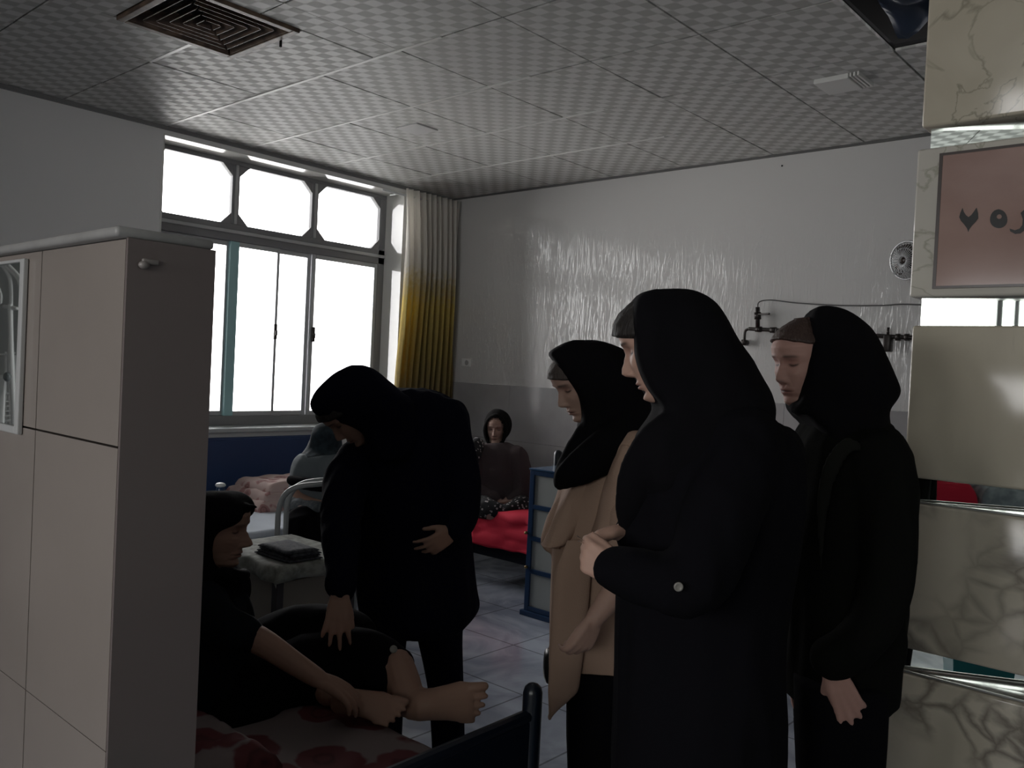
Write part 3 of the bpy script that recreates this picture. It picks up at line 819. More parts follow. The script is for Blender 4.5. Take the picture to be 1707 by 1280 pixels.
cloth(bm, -3.52, -2.99, 1.98, 2.41, .647, .065)
o = link('tablecloth', bm, m, None, True); s_ = o.modifiers.new('t', 'SOLIDIFY'); s_.thickness = .003
tag(o, 'pale patterned tablecloth draped over the bedside table', 'tablecloth')
# folded dark cloth on it
fc_ = atz(481, 918, .67)
for k in range(4):
    pass
bm = NB()
for k in range(4):
    soft_box(bm, fc_.x - .13 + .008 * k, fc_.x + .13 - .01 * (k % 2), fc_.y - .085 + .006 * (k % 3), fc_.y + .085 - .004 * k, .651 + .011 * k, .663 + .011 * k, 14, 10, .002, k * 3.1, 9, .012)
o = link('folded_cloth', bm, mat('dark_navy_cloth', (0.02, 0.022, 0.035), .9, vary=(60, (0.08, 0.085, 0.09))), None, True)
tag(o, 'folded dark cloth lying on the patterned tablecloth', 'cloth')

# window bed
b2 = empty('hospital_bed', (-4.8, 3.2, 0), 'blue metal bed under the window with a white sheet', 'bed')
bm = NB(); box(bm, XA + .04, XA + .07, 2.46, 3.93, .30, .90, .005); tube(bm, [(XA + .055, 2.42, .905), (XA + .055, 3.93, .905)], .014, smooth=False); link('side_panel', bm, M_blue, b2)
for x, y, z, cap in ((XA + .05, 3.95, .93, 1), (-4.22, 2.42, .79, 1), (XA + .05, 2.40, .93, 0), (-4.22, 3.95, .60, 0)):
    bm = NB(); bed_post(bm, x, y, z); o = link('post', bm, M_navy, b2, True)
    if cap:
        bm = NB(); ellipsoid(bm, (x, y, z + .004), .028, .028, .014); link('cap', bm, M_cap, o, True)
bm = NB(); box(bm, -4.23, -4.21, 2.42, 3.95, .24, .31, .004); box(bm, XA + .05, -4.21, 2.41, 2.43, .24, .31, .004); box(bm, XA + .05, -4.21, 3.94, 3.96, .24, .31, .004); box(bm, XA + .06, -4.23, 2.43, 3.94, .27, .31)
link('frame', bm, M_navy, b2)
bm = NB(); box(bm, XA + .08, -4.23, 2.45, 3.93, .311, .47, .03); link('mattress', bm, mat('white_mattress', (0.45, 0.48, 0.52), .9), b2, True)
bm = NB(); soft_box(bm, XA + .08, -4.225, 2.44, 3.935, .471, .507, 40, 44, .008, 5, 4)
ms = mat('white_lilac_sheet', (0.62, 0.68, 0.76), .85)
o = link('bed_sheet', bm, ms, None, True); tag(o, 'white bed sheet on the bed under the window', 'bed sheet')
c0 = P(452, 830, 5.75); qx, qy = -5.0, 3.35
bm = NB()
for k in range(3):
    soft_box(bm, qx - .30 + .04 * k, qx + .26 - .03 * k, qy - .35 + .05 * k, qy + .40 - .02 * k, .50 + .052 * k, .575 + .052 * k, 34, 34, .016, 11 + k * 5, 7, .05)
mq = flower_mat('rose_quilt', (0.48, 0.36, 0.33), (0.33, 0.17, 0.16), (0.14, 0.07, 0.07), 11, .42)
o = link('folded_quilt', bm, mq, None, True); tag(o, 'folded dusty rose quilt on the bed under the window', 'quilt')
# grey tube walker
wk = empty('walking_frame', (-3.75, 2.72, 0), 'grey bent metal tube walking frame beside the bed under the window', 'walker')
M_gt = mat('grey_painted_tube', (0.30, 0.32, 0.32), .4)
for dd, nm in ((0, 'side_frame'), (.16, 'side_frame')):
    pts = [P(462, 893, 4.3), P(465, 850, 4.3), P(474, 826, 4.3), P(494, 812, 4.3), P(530, 807, 4.3), P(560, 806, 4.32), P(580, 830, 4.34), P(586, 893, 4.36)]
    pts = [p + NF * dd for p in pts]
    pts = [Vector((pts[0].x, pts[0].y, 0.012))] + pts + [Vector((pts[-1].x, pts[-1].y, 0.012))]
    bm = NB(); tube(bm, pts, .014, seg=10); link(nm, bm, M_gt, wk, True)
bm = NB(); a = P(586, 880, 4.36); tube(bm, [a, a + NF * .16], .011); link('cross_bar', bm, M_gt, wk, True); bm = NB(); a2 = P(586, 835, 4.34); tube(bm, [a2, a2 + NF * .16], .011); link('cross_bar', bm, M_gt, wk, True)

# red bed by the back wall
b3 = empty('hospital_bed', (-3.3, 4.8, 0), 'dark metal bed against the back wall covered with a red blanket', 'bed')
for x, y, z in ((-4.2, 4.38, .55), (-4.2, 5.25, .55), (-2.2, 4.38, .55), (-2.2, 5.25, .9)):
    bm = NB(); bed_post(bm, x, y, z); o = link('post', bm, M_navyd, b3, True)
    if z < .6:
        bm = NB(); ellipsoid(bm, (x, y, z + .004), .027, .027, .012); link('cap', bm, M_cap, o, True)
bm = NB(); box(bm, -4.2, -2.2, 4.375, 4.40, .18, .27, .004); box(bm, -4.21, -4.19, 4.38, 5.25, .18, .50, .004); box(bm, -4.19, -2.2, 4.4, 5.25, .2, .27)
link('frame', bm, M_navyd, b3)
bm = NB(); box(bm, -4.17, -2.22, 4.41, 5.24, .271, .43, .03); link('mattress', bm, mat('grey_ticking2', (0.2, 0.2, 0.22), .9), b3, True)
# blanket folded over the near edge
bm = NB(); nx, nz_ = 60, 30; g = []
for j in range(nz_ + 1):
    t = j / nz_; row = []
    for i in range(nx + 1):
        s = i / nx; x_ = -4.165 + 1.9 * s
        if t < .5: y_ = 5.0 - (5.0 - 4.37) * t * 2; z_ = .505
        else: y_ = 4.362; z_ = .505 - (t - .5) * 2 * .24
        n1 = noise.noise(Vector((x_ * 4, t * 5, 1))); n2 = noise.noise(Vector((x_ * 9 + t * 6, t * 9, 3)))
        if t < .5: z_ += .015 * n1 + .008 * n2
        else: y_ -= .025 * (.5 + n1) + .012 * n2; z_ += .02 * n1 * (t - .5) * 2
        if abs(t - .5) < .05: z_ -= .008
        row.append(bm.verts.new((x_, y_, z_)))
    g.append(row)
for j in range(nz_):
    for i in range(nx): bm.faces.new((g[j][i], g[j][i + 1], g[j + 1][i + 1], g[j + 1][i]))
M_red = mat('red_blanket_cloth', (0.62, 0.012, 0.045), .85)
o = link('blanket', bm, M_red, None, True); s_ = o.modifiers.new('t', 'SOLIDIFY'); s_.thickness = .03; s_.offset = 1
tag(o, 'bright red blanket hanging over the side of the bed by the back wall', 'blanket')

# blue framed cabinet
cb = empty('bedside_cabinet', (-3.3, 4.35, 0), 'blue framed metal cabinet with white panels in front of the red bed', 'cabinet')
cx0, cx1, cy0, cy1 = -3.56, -3.05, 3.86, 4.24
cx0 = -3.57 + (-.02); 
# near face at y=4.10
cy0 = 3.98
f0 = aty(884, 783, cy0); b0 = aty(873, 1003, cy0)
cx0 = f0.x; cx1 = cx0 + .5; zt = f0.z; 
bm = NB()
st = .035
for x in (cx0, cx1 - st): 
    for y in (cy0, cy0 + .24): box(bm, x, x + st, y, y + .025, 0.02, zt - .001, .003)
rails = [aty(884, q_, cy0).z for q_ in (787, 844, 897, 952)]
for z in rails + [.045]:
    box(bm, cx0 + st, cx1 - st, cy0, cy0 + .02, z - .014, z + .014, .002)
box(bm, cx0 - .02, cx1 + .02, cy0 - .015, cy0 + .28, .0, .03, .003)
link('frame', bm, M_navy, cb)
bm = NB(); box(bm, cx0 - .005, cx1 + .005, cy0 - .005, cy0 + .27, zt, zt + .012, .003); link('top', bm, mat('blue_top', (0.03, 0.075, 0.15), .25), cb)
for z0, z1 in zip([.045] + rails[::-1][:-1], rails[::-1]):
    bm = NB(); box(bm, cx0 + st, cx1 - st, cy0 + .012, cy0 + .018, z0 + .014, z1 - .014); link('drawer_front', bm, mat('dull_white_panel', (0.36, 0.38, 0.37), .4), cb)
for xs_ in (cx0 + .004, cx1 - .01):
    bm = NB(); box(bm, xs_, xs_ + .006, cy0 + .025, cy0 + .24, .03, zt); link('side_panel', bm, M_navy, cb)
for q_ in (888, 945):
    p_ = aty(877, q_, cy0 - .01); bm = NB(); ellipsoid(bm, p_, .01, .014, .01); link('hinge', bm, M_brass, cb, True)
# another dark blue post and rail behind it
b4 = empty('bed_end_rail', (-3.25, 4.72, 0), 'dark blue bed end rail standing up behind the blue cabinet', 'rail')
pp = P(931, 752, 5.5)
bm = NB(); bed_post(bm, pp.x, pp.y, pp.z, .03); link('post', bm, M_navyd, b4, True)
bm = NB(); box(bm, pp.x, pp.x + .7, pp.y - .012, pp.y + .012, .4, pp.z - .08, .004); bed_post(bm, pp.x + .7, pp.y, pp.z, .03); link('panel', bm, M_navyd, b4)
b4.location = (pp.x, pp.y, 0)
for ch in b4.children: ch.matrix_parent_inverse = Matrix.Translation((-pp.x, -pp.y, 0))

# bed with red blanket behind the camera, mirrored in the pillar
b5 = empty('hospital_bed', (.7, -2.3, 0), 'metal bed with a red blanket reflected in the mirror strip of the pillar', 'bed')
for x in (-.25, 1.65):
    for y in (-2.75, -1.95):
        bm = NB(); bed_post(bm, x, y, .6); link('post', bm, M_navy, b5, True)
bm = NB(); box(bm, -.25, 1.65, -2.75, -1.95, .25, .30, .004); link('frame', bm, M_navy, b5, False)
bm = NB(); box(bm, -.2, 1.6, -2.73, -1.97, .301, .44, .03); link('mattress', bm, mat('pale_ticking', (0.5, 0.5, 0.52), .9), b5, True)
bm = NB(); soft_box(bm, .15, .62, -2.7, -2.0, .442, .72, 34, 24, .03, 3, 6, .1)
o = link('blanket', bm, M_red, None, True); tag(o, 'red blanket heaped on the bed reflected in the pillar mirror', 'blanket')
bm = NB(); soft_box(bm, .64, 1.45, -2.7, -2.0, .442, .70, 40, 24, .05, 9, 7, .1)
o = link('blanket', bm, mat('grey_blue_cloth', (0.25, 0.29, 0.32), .9, vary=(9, (0.5, 0.55, 0.58))), None, True); tag(o, 'crumpled grey blanket beside the red one reflected in the pillar mirror', 'blanket')
st_ = empty('storage_bin', (-.14, 1.1, 0), 'low teal plastic bin reflected in the lowest mirror strip of the pillar', 'bin')
mt_ = mat('teal_plastic', (0.03, 0.25, 0.27), .4)
bm = NB(); loft(bm, [[Vector((-.14 + a * sx, 1.1 + b * sy, z)) for sx, sy in ((-1, -1), (1, -1), (1, 1), (-1, 1))] for a, b, z in ((.13, .10, 0.0), (.15, .12, .26), (.14, .11, .26), (.12, .09, .02))]); link('tub', bm, mt_, st_)
bm = NB(); box(bm, -.30, .02, .97, 1.23, .26, .285, .008); link('lid', bm, mt_, st_)

# ================================================================== people
DG = None
def remesh(bm, voxel, smooth=4, factor=.5):
    me = bpy.data.meshes.new('tmp'); bmesh.ops.recalc_face_normals(bm, faces=bm.faces); bm.to_mesh(me); bm.free()
    o = bpy.data.objects.new('tmp', me); COL.objects.link(o)
    r_ = o.modifiers.new('r', 'REMESH'); r_.mode = 'VOXEL'; r_.voxel_size = voxel; r_.adaptivity = 0
    s_ = o.modifiers.new('s', 'SMOOTH'); s_.iterations = smooth; s_.factor = factor
    dg = bpy.context.evaluated_depsgraph_get(); dg.update()
    out = bpy.data.meshes.new_from_object(o.evaluated_get(dg))
    bpy.data.objects.remove(o); bpy.data.meshes.remove(me)
    return out
def folds(me, amp, sc=(14, 14, 2.6), seed=0, zfade=None, axis=None):
    """hanging folds: displacement along the normals, stretched down the cloth"""
    nrm = [v.normal.copy() for v in me.vertices]
    for v, n in zip(me.vertices, nrm):
        c = v.co
        a = noise.noise(Vector((c.x * sc[0], c.y * sc[1], c.z * sc[2] + seed)))
        b = noise.noise(Vector((c.x * sc[0] * 2.3 + 7, c.y * sc[1] * 2.3, c.z * sc[2] * 2 + seed)))
        h = 1 - abs(a) * 2.2
        k = 1.0
        if zfade: k = max(0, min(1, (zfade[0] - c.z) / (zfade[0] - zfade[1])))
        v.co = c + n * (amp * k * (h * .7 + b * .4 - .35))
def rows_loft(bm, rows, D, seg=48, e=2.2, up=3, n_dir=None, blunt=0):
    """rows: (py, xLeft, xRight, half depth[, depth offset]) measured on the body at distance D"""
    nd = n_dir or NF
    rr = [tuple(r_) + (0,) * (5 - len(r_)) for r_ in rows]
    vec = [Vector((a[0], a[1], a[2])) for a in rr]
    if up > 1 and len(rr) > 2:
        A = catmull(vec, up); T = lerp_list([a[3] for a in rr], up); O = lerp_list([a[4] for a in rr], up)
    else: A, T, O = vec, [a[3] for a in rr], [a[4] for a in rr]
    rings = []
    for a, t, off in zip(A, T, O):
        d = D + off; c = P((a[1] + a[2]) / 2, a[0], d); hw = max(.004, (a[2] - a[1]) / 2 * d / F_PX)
        ring = []
        for k in range(seg):
            th = 2 * pi * k / seg; cx_ = cos(th); sy_ = sin(th)
            ee = 7.0 if blunt * cx_ > 0 else e
            x_ = (abs(cx_) ** (2 / ee)) * (1 if cx_ > 0 else -1); y_ = (abs(sy_) ** (2 / ee)) * (1 if sy_ > 0 else -1)
            ring.append(c + RX * (x_ * hw) + nd * (y_ * t))
        rings.append(ring)
    loft(bm, rings)
def interp(tab, z):
    if z <= tab[0][0]: return tab[0][1]
    for (z0, a), (z1, b) in zip(tab[:-1], tab[1:]):
        if z <= z1:
            t = (z - z0) / (z1 - z0); t = t * t * (3 - 2 * t) * .5 + t * .5
            return a + (b - a) * t
    return tab[-1][1]
T_FR = [(-.128, .022), (-.122, .045), (-.114, .062), (-.104, .070), (-.09, .070), (-.075, .0755), (-.05, .079), (-.03, .081), (0, .082), (.02, .089), (.045, .091), (.07, .083), (.09, .066), (.105, .042), (.115, .016), (.119, .004)]
T_BK = [(-.128, -.0), (-.12, -.02), (-.11, -.035), (-.09, -.05), (-.06, -.07), (-.03, -.088), (0, -.098), (.03, -.101), (.06, -.096), (.09, -.075), (.105, -.052), (.115, -.024), (.119, -.006)]
T_W = [(-.128, .012), (-.122, .024), (-.114, .033), (-.1, .043), (-.08, .052), (-.05, .062), (-.02, .069), (.02, .073), (.05, .072), (.08, .06), (.1, .042), (.112, .024), (.119, .006)]
def g2(y, z, y0, z0, sy, sz): return exp(-((y - y0) / sy) ** 2 - ((z - z0) / sz) ** 2)
def head(bm, layer, O, f, u, skin, s=1.0, nose=1.0, old=0.0, closed=.7):
    l = u.cross(f).normalized()
    NZ, NA = 96, 104
    lipc = (skin[0] * .62, skin[1] * .42, skin[2] * .45); dk = (.018, .013, .012)
    rings = []
    for i in range(NZ + 1):
        z = -.128 + .247 * i / NZ
        fr = interp(T_FR, z); bk = interp(T_BK, z); w_ = interp(T_W, z); ring = []
        for k in range(NA):
            sp = 2 * pi * k / NA - pi; th = sp - .55 * sin(sp)
            ct, st = cos(th), sin(th)
            e_ = .86
            x = (fr if ct > 0 else -bk) * (abs(ct) ** e_) * (1 if ct > 0 else -1); y = w_ * (abs(st) ** .95) * (1 if st > 0 else -1)
            col = skin
            if ct > 0:
                ay = abs(y); dx = 0
                # nose
                if -.056 < z < .018:
                    h = interp([(-.056, 0), (-.051, .012), (-.046, .021), (-.040, .026), (-.03, .0225), (-.015, .013), (0, .0055), (.018, 0)], z) * nose
                    wd = interp([(-.056, .013), (-.045, .0135), (-.035, .0105), (-.015, .008), (.018, .009)], z)
                    dx += h * exp(-(ay / wd) ** 2)
                dx += .006 * g2(ay, z, .0135, -.045, .005, .007)                       # wings
                dx -= .006 * g2(ay, z, .0075, -.053, .0035, .003)                      # nostrils
                dx -= .0035 * g2(ay, z, 0, -.059, .004, .006)
                # lips
                dx += .0072 * exp(-(ay / .021) ** 2) * exp(-((z + .0685) / .0045) ** 2)
                dx += .0068 * exp(-(ay / .018) ** 2) * exp(-((z + .0795) / .0050) ** 2)
                dx -= .0035 * exp(-(ay / .022) ** 2) * exp(-((z + .0740) / .0018) ** 2)
                dx -= .004 * g2(ay, z, 0, -.090, .02, .005)
                dx += .006 * g2(ay, z, 0, -.105, .018, .010)
                # sockets, lids, brow, cheek
                dx -= .0155 * g2(ay, z, .029, .001, .016, .012)
                dx += .0085 * g2(ay, z, .031, -.001, .0115, .0085)
                dx -= .002 * exp(-((z + .0065 - .004 * ((ay - .031) / .014) ** 2) / .0014) ** 2) * exp(-((ay - .031) / .013) ** 4)
                dx += .0035 * g2(ay, z, .028, .020, .018, .006)
                dx += .004 * g2(ay, z, .042, -.03, .018, .017)
                dx -= (.002 + .004 * old) * g2(ay, z, .045, -.068, .012, .018)
                if old:
                    dx -= .0022 * old * exp(-((ay - .024 - (-.05 - z) * .35) / .0025) ** 2) * (1 if -.085 < z < -.04 else 0)
                    dx -= .002 * old * g2(ay, z, .031, -.016, .014, .003)
                    dx += .0012 * old * noise.noise(Vector((y * 90, z * 160, 3)))
                x += dx
                # colour of lips, lashes, brows; shade painted into sockets, nostrils, mouth line
                lip = exp(-(ay / .0225) ** 4) * (exp(-((z + .0740) / .0085) ** 4))
                lash = exp(-((ay - .031) / .0135) ** 6) * exp(-((z + .0055 - .004 * ((ay - .031) / .014) ** 2) / .0030) ** 2)
                brow = exp(-((ay - .032) / .0175) ** 6) * exp(-((z - .0205 + .12 * max(0, ay - .036)) / .0040) ** 2)
                recess_shade = .45 * g2(ay, z, .025, .003, .015, .011) + .5 * g2(ay, z, .0075, -.054, .004, .003)
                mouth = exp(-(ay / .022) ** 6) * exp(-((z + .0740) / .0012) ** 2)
                col = tuple(c_ * (1 - recess_shade * q) for c_, q in zip(col, (.5, .7, .7)))
                col = tuple(c_ + (d_ - c_) * lip * .75 for c_, d_ in zip(col, lipc))
                for m_, a_ in ((mouth, .9), (lash, .95), (brow, .9 * (1 - .5 * old))): col = tuple(c_ + (d_ - c_) * m_ * a_ for c_, d_ in zip(col, dk))
            zz = z if z < .04 else .04 + (z - .04) * .80
            p = O + (f * (x if x > 0 else x * .9) + l * y + u * zz) * s
            v = bm.verts.new(p); v[layer] = (*col, 1); ring.append(v)
        rings.append(ring)
    for a, b in zip(rings[:-1], rings[1:]):
        for k in range(NA): bm.faces.new((a[k], a[(k + 1) % NA], b[(k + 1) % NA], b[k]))
    for ring in (rings[0], rings[-1]): bm.faces.new(ring)
    return l
def hair_cap(m, parent, O, f, u, zl, th, s=1.0):
    l = u.cross(f).normalized(); bm = NB(); rings = []
    for i in range(26):
        q = i / 25; z = zl - .012 + (.121 - zl + .012) * q; k0 = min(1, .45 + q * 6)
        ring = []
        for k in range(72):
            t = 2 * pi * k / 72; ct, st = cos(t), sin(t)
            e_ = th * k0 * (1 + .25 * noise.noise(Vector((t * 3, 0, 2)))) + .0007 * sin(t * 60 + z * 200)
            fr, bk, w_ = interp(T_FR, z) + e_, interp(T_BK, z) - e_, interp(T_W, z) + e_
            if q < .08: fr *= .97; w_ *= .97
            x = (fr if ct > 0 else -bk) * abs(ct) ** .9 * (1 if ct > 0 else -1); y = w_ * abs(st) ** .95 * (1 if st > 0 else -1)
            zz = (z if z < .04 else .04 + (z - .04) * .8) + th * .8 * q + (-.012 * (abs(st) ** 2) * (1 - q) * 2)
            ring.append(O + (f * (x if x > 0 else x * .9) + l * y + u * zz) * s)
        rings.append(ring)
    loft(bm, rings); return link('hair', bm, m, parent, True)
def skin_mat(name):
    if name in MATS: return MATS[name]
    m = bpy.data.materials.new(name); m.use_nodes = True
    nt = m.node_tree; b = nt.nodes['Principled BSDF']
    a = nt.nodes.new('ShaderNodeAttribute'); a.attribute_name = 'tint'
    tc = nt.nodes.new('ShaderNodeTexCoord'); nz = nt.nodes.new('ShaderNodeTexNoise'); nz.inputs['Scale'].default_value = 70
    nt.links.new(tc.outputs['Object'], nz.inputs['Vector'])
    bp = nt.nodes.new('ShaderNodeBump'); bp.inputs['Strength'].default_value = .12; bp.inputs['Distance'].default_value = .002
    nt.links.new(nz.outputs['Fac'], bp.inputs['Height']); nt.links.new(bp.outputs[0], b.inputs['Normal'])
    nt.links.new(a.outputs['Color'], b.inputs['Base Color'])
    b.inputs['Roughness'].default_value = .6
    b.inputs['Specular IOR Level'].default_value = .35
    b.inputs['Subsurface Weight'].default_value = .06; b.inputs['Subsurface Radius'].default_value = (.01, .004, .002)
    MATS[name] = m; return m
def face_frame(a, p, right=False, roll=0):
    """profile looking to the picture's left (or right), turned by a towards the camera, bowed by p"""
    base = RXH if right else -RXH
    f0 = base * cos(radians(a)) - NF * sin(radians(a))
    f = f0 * cos(radians(p)) - UP * sin(radians(p)); u = UP * cos(radians(p)) + f0 * sin(radians(p))
    if roll: u = Matrix.Rotation(radians(roll), 3, f) @ u
    return f.normalized(), u.normalized()
def hand(bm, W, d, n, side, curl=(.3, .4, .3), spread=.10, s=1.0, thumb=(.7, .5), curls=None):
    """W wrist, d towards the fingers, n out of the palm, side +1/-1 gives the thumb's side"""
    d = Vector(d).normalized(); n = (Vector(n) - d * d.dot(Vector(n))).normalized(); t = d.cross(n).normalized() * side   # towards the thumb
    r0 = .0088 * s
    K = [(.028, .086, .070), (.009, .090, .079), (-.010, .086, .073), (-.027, .078, .058)]
    for i, (off, kl, fl) in enumerate(K):
        k0 = W + t * (off * .6 * s) + d * (.004 * s); k1 = W + t * (off * s) + d * (kl * s)
        tube(bm, [k0, (k0 + k1) / 2 - n * .003, k1], [.0135 * s, .0135 * s, .0105 * s], seg=10)
        dd = (d + t * (off / .03 * spread)).normalized(); nn = n
        cl = curls[i] if curls else curl
        pts = [k1]; ang = 0; p = k1
        for ln, c_ in zip((.45, .31, .24), cl):
            ang += c_; v_ = dd * cos(ang) + nn * sin(ang); p = p + v_ * (fl * ln * s); pts.append(p)
        tube(bm, pts, [r0 * 1.08, r0, r0 * .9, r0 * .72], seg=10, sub=3)
    # thumb leaves the side of the palm near its base
    b0 = W + t * (.018 * s) + d * (.018 * s); ta, tb = thumb
    v1 = (d * cos(ta) + t * sin(ta) * .9 + n * sin(ta) * .45).normalized(); v2 = (v1 + d * .5 - t * tb * .4 + n * tb * .5).normalized()
    tube(bm, [b0, b0 + v1 * .038 * s, b0 + v1 * .038 * s + v2 * .030 * s, b0 + v1 * .038 * s + v2 * .052 * s], [.015 * s, .0118 * s, .0100 * s, .0078 * s], seg=10)
    tube(bm, [W - d * .05 * s, W - d * .01 * s, W + d * .03 * s], [.024 * s, .023 * s, .024 * s], seg=14, flat=.68, flatdir=n)
def foot(bm, heel, d, n, L=.235, s=1.0, side=1, curl=.1):
    """heel centre, d towards the toes, n out of the instep; side +1: big toe on the d x n side"""
    d = Vector(d).normalized(); n = (Vector(n) - d * d.dot(Vector(n))).normalized(); t = d.cross(n) * side
    ringf = []
    for q, w_, h_, o_, hh in ((0, .022, .022, 0, 0), (.06, .031, .034, 0, .004), (.2, .034, .044, 0, .012), (.35, .034, .042, .002, .012), (.52, .038, .032, .005, .006), (.68, .044, .023, .006, 0), (.78, .043, .018, .004, -.003), (.84, .036, .013, .002, -.005)):
        c = heel + d * (q * L) + t * o_ + n * hh
        ringf.append([c + t * (w_ * s * cos(2 * pi * k / 20)) + n * (h_ * s * sin(2 * pi * k / 20)) for k in range(20)])
    loft(bm, ringf)
    for off, ln, st, r_ in ((.033, .050, .76, .0125), (.0135, .046, .79, .0082), (-.004, .043, .77, .0078), (-.0205, .040, .73, .0075), (-.035, .036, .68, .0072)):
        off *= s; r_ *= s
        a = heel + d * (st * L) + t * off - n * .004
        dd = (d + t * (off * 1.5)).normalized()
        tube(bm, [a, a + dd * ln * .5 + n * .003, a + dd * ln - n * .004], [r_, r_ * .95, r_ * .85], seg=10)
def finish_body(name, bm, parent, skin, heads, voxel=.0055, sm=3, label=None):
    me = remesh(bm, voxel, sm)
    b = bmesh.new(); b.from_mesh(me); bpy.data.meshes.remove(me)
    lay = b.verts.layers.float_color.new('tint')
    for v in b.verts: v[lay] = (*skin, 1)
    for h in heads: head(b, lay, *h[0], **h[1])
    me = bpy.data.meshes.new(name); b.to_mesh(me); b.free()
    return link_me(name, me, skin_mat('skin'), parent, True)
def anchor(px, py, D, f, u, s=1.0, loc=(.0875, 0, 0)):
    l = u.cross(f).normalized()
    return P(px, py, D) - (f * loc[0] + l * loc[1] + u * loc[2]) * s
def cloth_part(name, bm, m, parent, voxel=.011, sm=6, amp=.008, sc=(14, 14, 2.6), seed=0, zfade=None, label=None):
    me = remesh(bm, voxel, sm)
    if amp: folds(me, amp, sc, seed, zfade)
    o = link_me(name, me, m, parent, True)
    if label: o['label'] = label
    return o
def person(D, px, label, group=None):
    g = P(px, 640, D); return empty('person', (g.x, g.y, 0), label, 'person', group)

M_blk = mat('black_cloth', (0.005, 0.0048, 0.0065), .95, spec=.06, bump=(300, .12))
M_blk2 = mat('black_scarf_cloth', (0.0045, 0.0042, 0.0055), .9, spec=.08, bump=(420, .10))
M_nvy = mat('navy_black_cloth', (0.005, 0.0055, 0.013), .95, spec=.06, bump=(300, .12))
M_grn = mat('dark_olive_coat_cloth', (0.006, 0.0062, 0.0055), .95, spec=.06, bump=(260, .15))
M_beige = mat('beige_coat_cloth', (0.42, 0.285, 0.22), .9, spec=.2, bump=(240, .2))
M_shoe = mat('black_shoe', (0.01, 0.01, 0.01), .4)
M_hair = mat('dark_brown_hair', (0.010, 0.007, 0.006), .7, bump=(180, .6, (1, 1, .15)))
M_hairg = mat('greying_brown_hair', (0.06, 0.045, 0.04), .7, bump=(180, .6, (1, 1, .15)))
M_btn = mat('button_plastic', (0.22, 0.21, 0.19), .35)
def shoe(parent, at, d, L=.25):
    d = Vector(d).normalized(); n = UP; t = d.cross(n); at = Vector(at)
    rg = []
    for q, w_, h_ in ((0, .024, .03), (.05, .034, .036), (.3, .034, .038), (.55, .042, .032), (.8, .043, .026), (.95, .03, .02), (1, .012, .012)):
        c = at + d * (q * L - .06) + n * (h_ * .98)
        rg.append([c + t * (w_ * cos(2 * pi * k / 18)) + n * (h_ * sin(2 * pi * k / 18)) for k in range(18)])
    bm = NB(); loft(bm, rg); link('shoe', bm, M_shoe, parent, True)
SK1 = (0.44, 0.275, 0.215); SK2 = (0.46, 0.295, 0.24); SK3 = (0.33, 0.20, 0.15)
def button(bm, c, n, r=.0075):
    n = Vector(n).normalized(); u = n.orthogonal().normalized(); v = n.cross(u); k_ = 20
    prof = ((.2, .0012), (.55, .0012), (.72, .0026), (1, .0016), (1, -.0012))
    loft(bm, [[c + u * (r * a * cos(2 * pi * k / k_)) + v * (r * a * sin(2 * pi * k / k_)) + n * b for k in range(k_)] for a, b in prof])

# ---------------------------------------------------------------- woman in the middle, all in black
D = 1.85
pr = person(1.85, 1165, 'person in long black coat and black headscarf holding thin scissors, between the other standing two')
f, u = face_frame(-16, 19)
s = 1.0
O = anchor(1042, 591, 1.85, f, u, s)
bm = NB()
tube(bm, [P(1165, 760, 1.87), P(1140, 690, 1.87), O - u * .05 - f * .02], [.075, .056, .052], seg=16)
rows_loft(bm, [(740, 1110, 1280, .14), (800, 1090, 1300, .15), (960, 1085, 1285, .13), (1080, 1075, 1280, .13), (1150, 1085, 1280, .13)], 1.87)
for s_, off in ((-1, -.11), (1, .11)):
    tube(bm, [P(1180, 1150, 1.87 + off * .7), P(1170, 1400, 1.87 + off), P(1185, 1700, 1.87 + off)], [.078, .055, .038], seg=14)
# near arm, its hand seen from the back
wn = P(1036, 958, 1.67); wf = P(1044, 886, 1.83)
tube(bm, [P(1225, 770, 1.72), P(1150, 965, 1.60), wn], [.055, .042, .026], seg=14)
tube(bm, [P(1120, 770, 2.0), P(1105, 940, 1.98), wf], [.055, .042, .026], seg=14)
hand(bm, wn, -RXH * .86 + UP * .36 + NF * .30, NF * .9 + RXH * .3 - UP * .15, -1, s=.90, curls=[(.8, 1.0, .5), (1.15, 1.2, .7), (1.25, 1.2, .7), (1.3, 1.2, .7)], thumb=(.55, .5))
hand(bm, wf, -RXH * .85 - UP * .12 - NF * .30, -UP * .85 - NF * .45, 1, s=.88, curls=[(.7, .7, .4), (.8, 1.0, .6), (1.0, 1.1, .6), (1.0, 1.1, .6)], thumb=(.5, .6))
finish_body('body', bm, pr, SK1, [((O, f, u, SK1), dict(s=s, nose=1.0))], voxel=.0052)
# hair over the forehead
hair_cap(M_hair, pr, O, f, u, .052, .013)
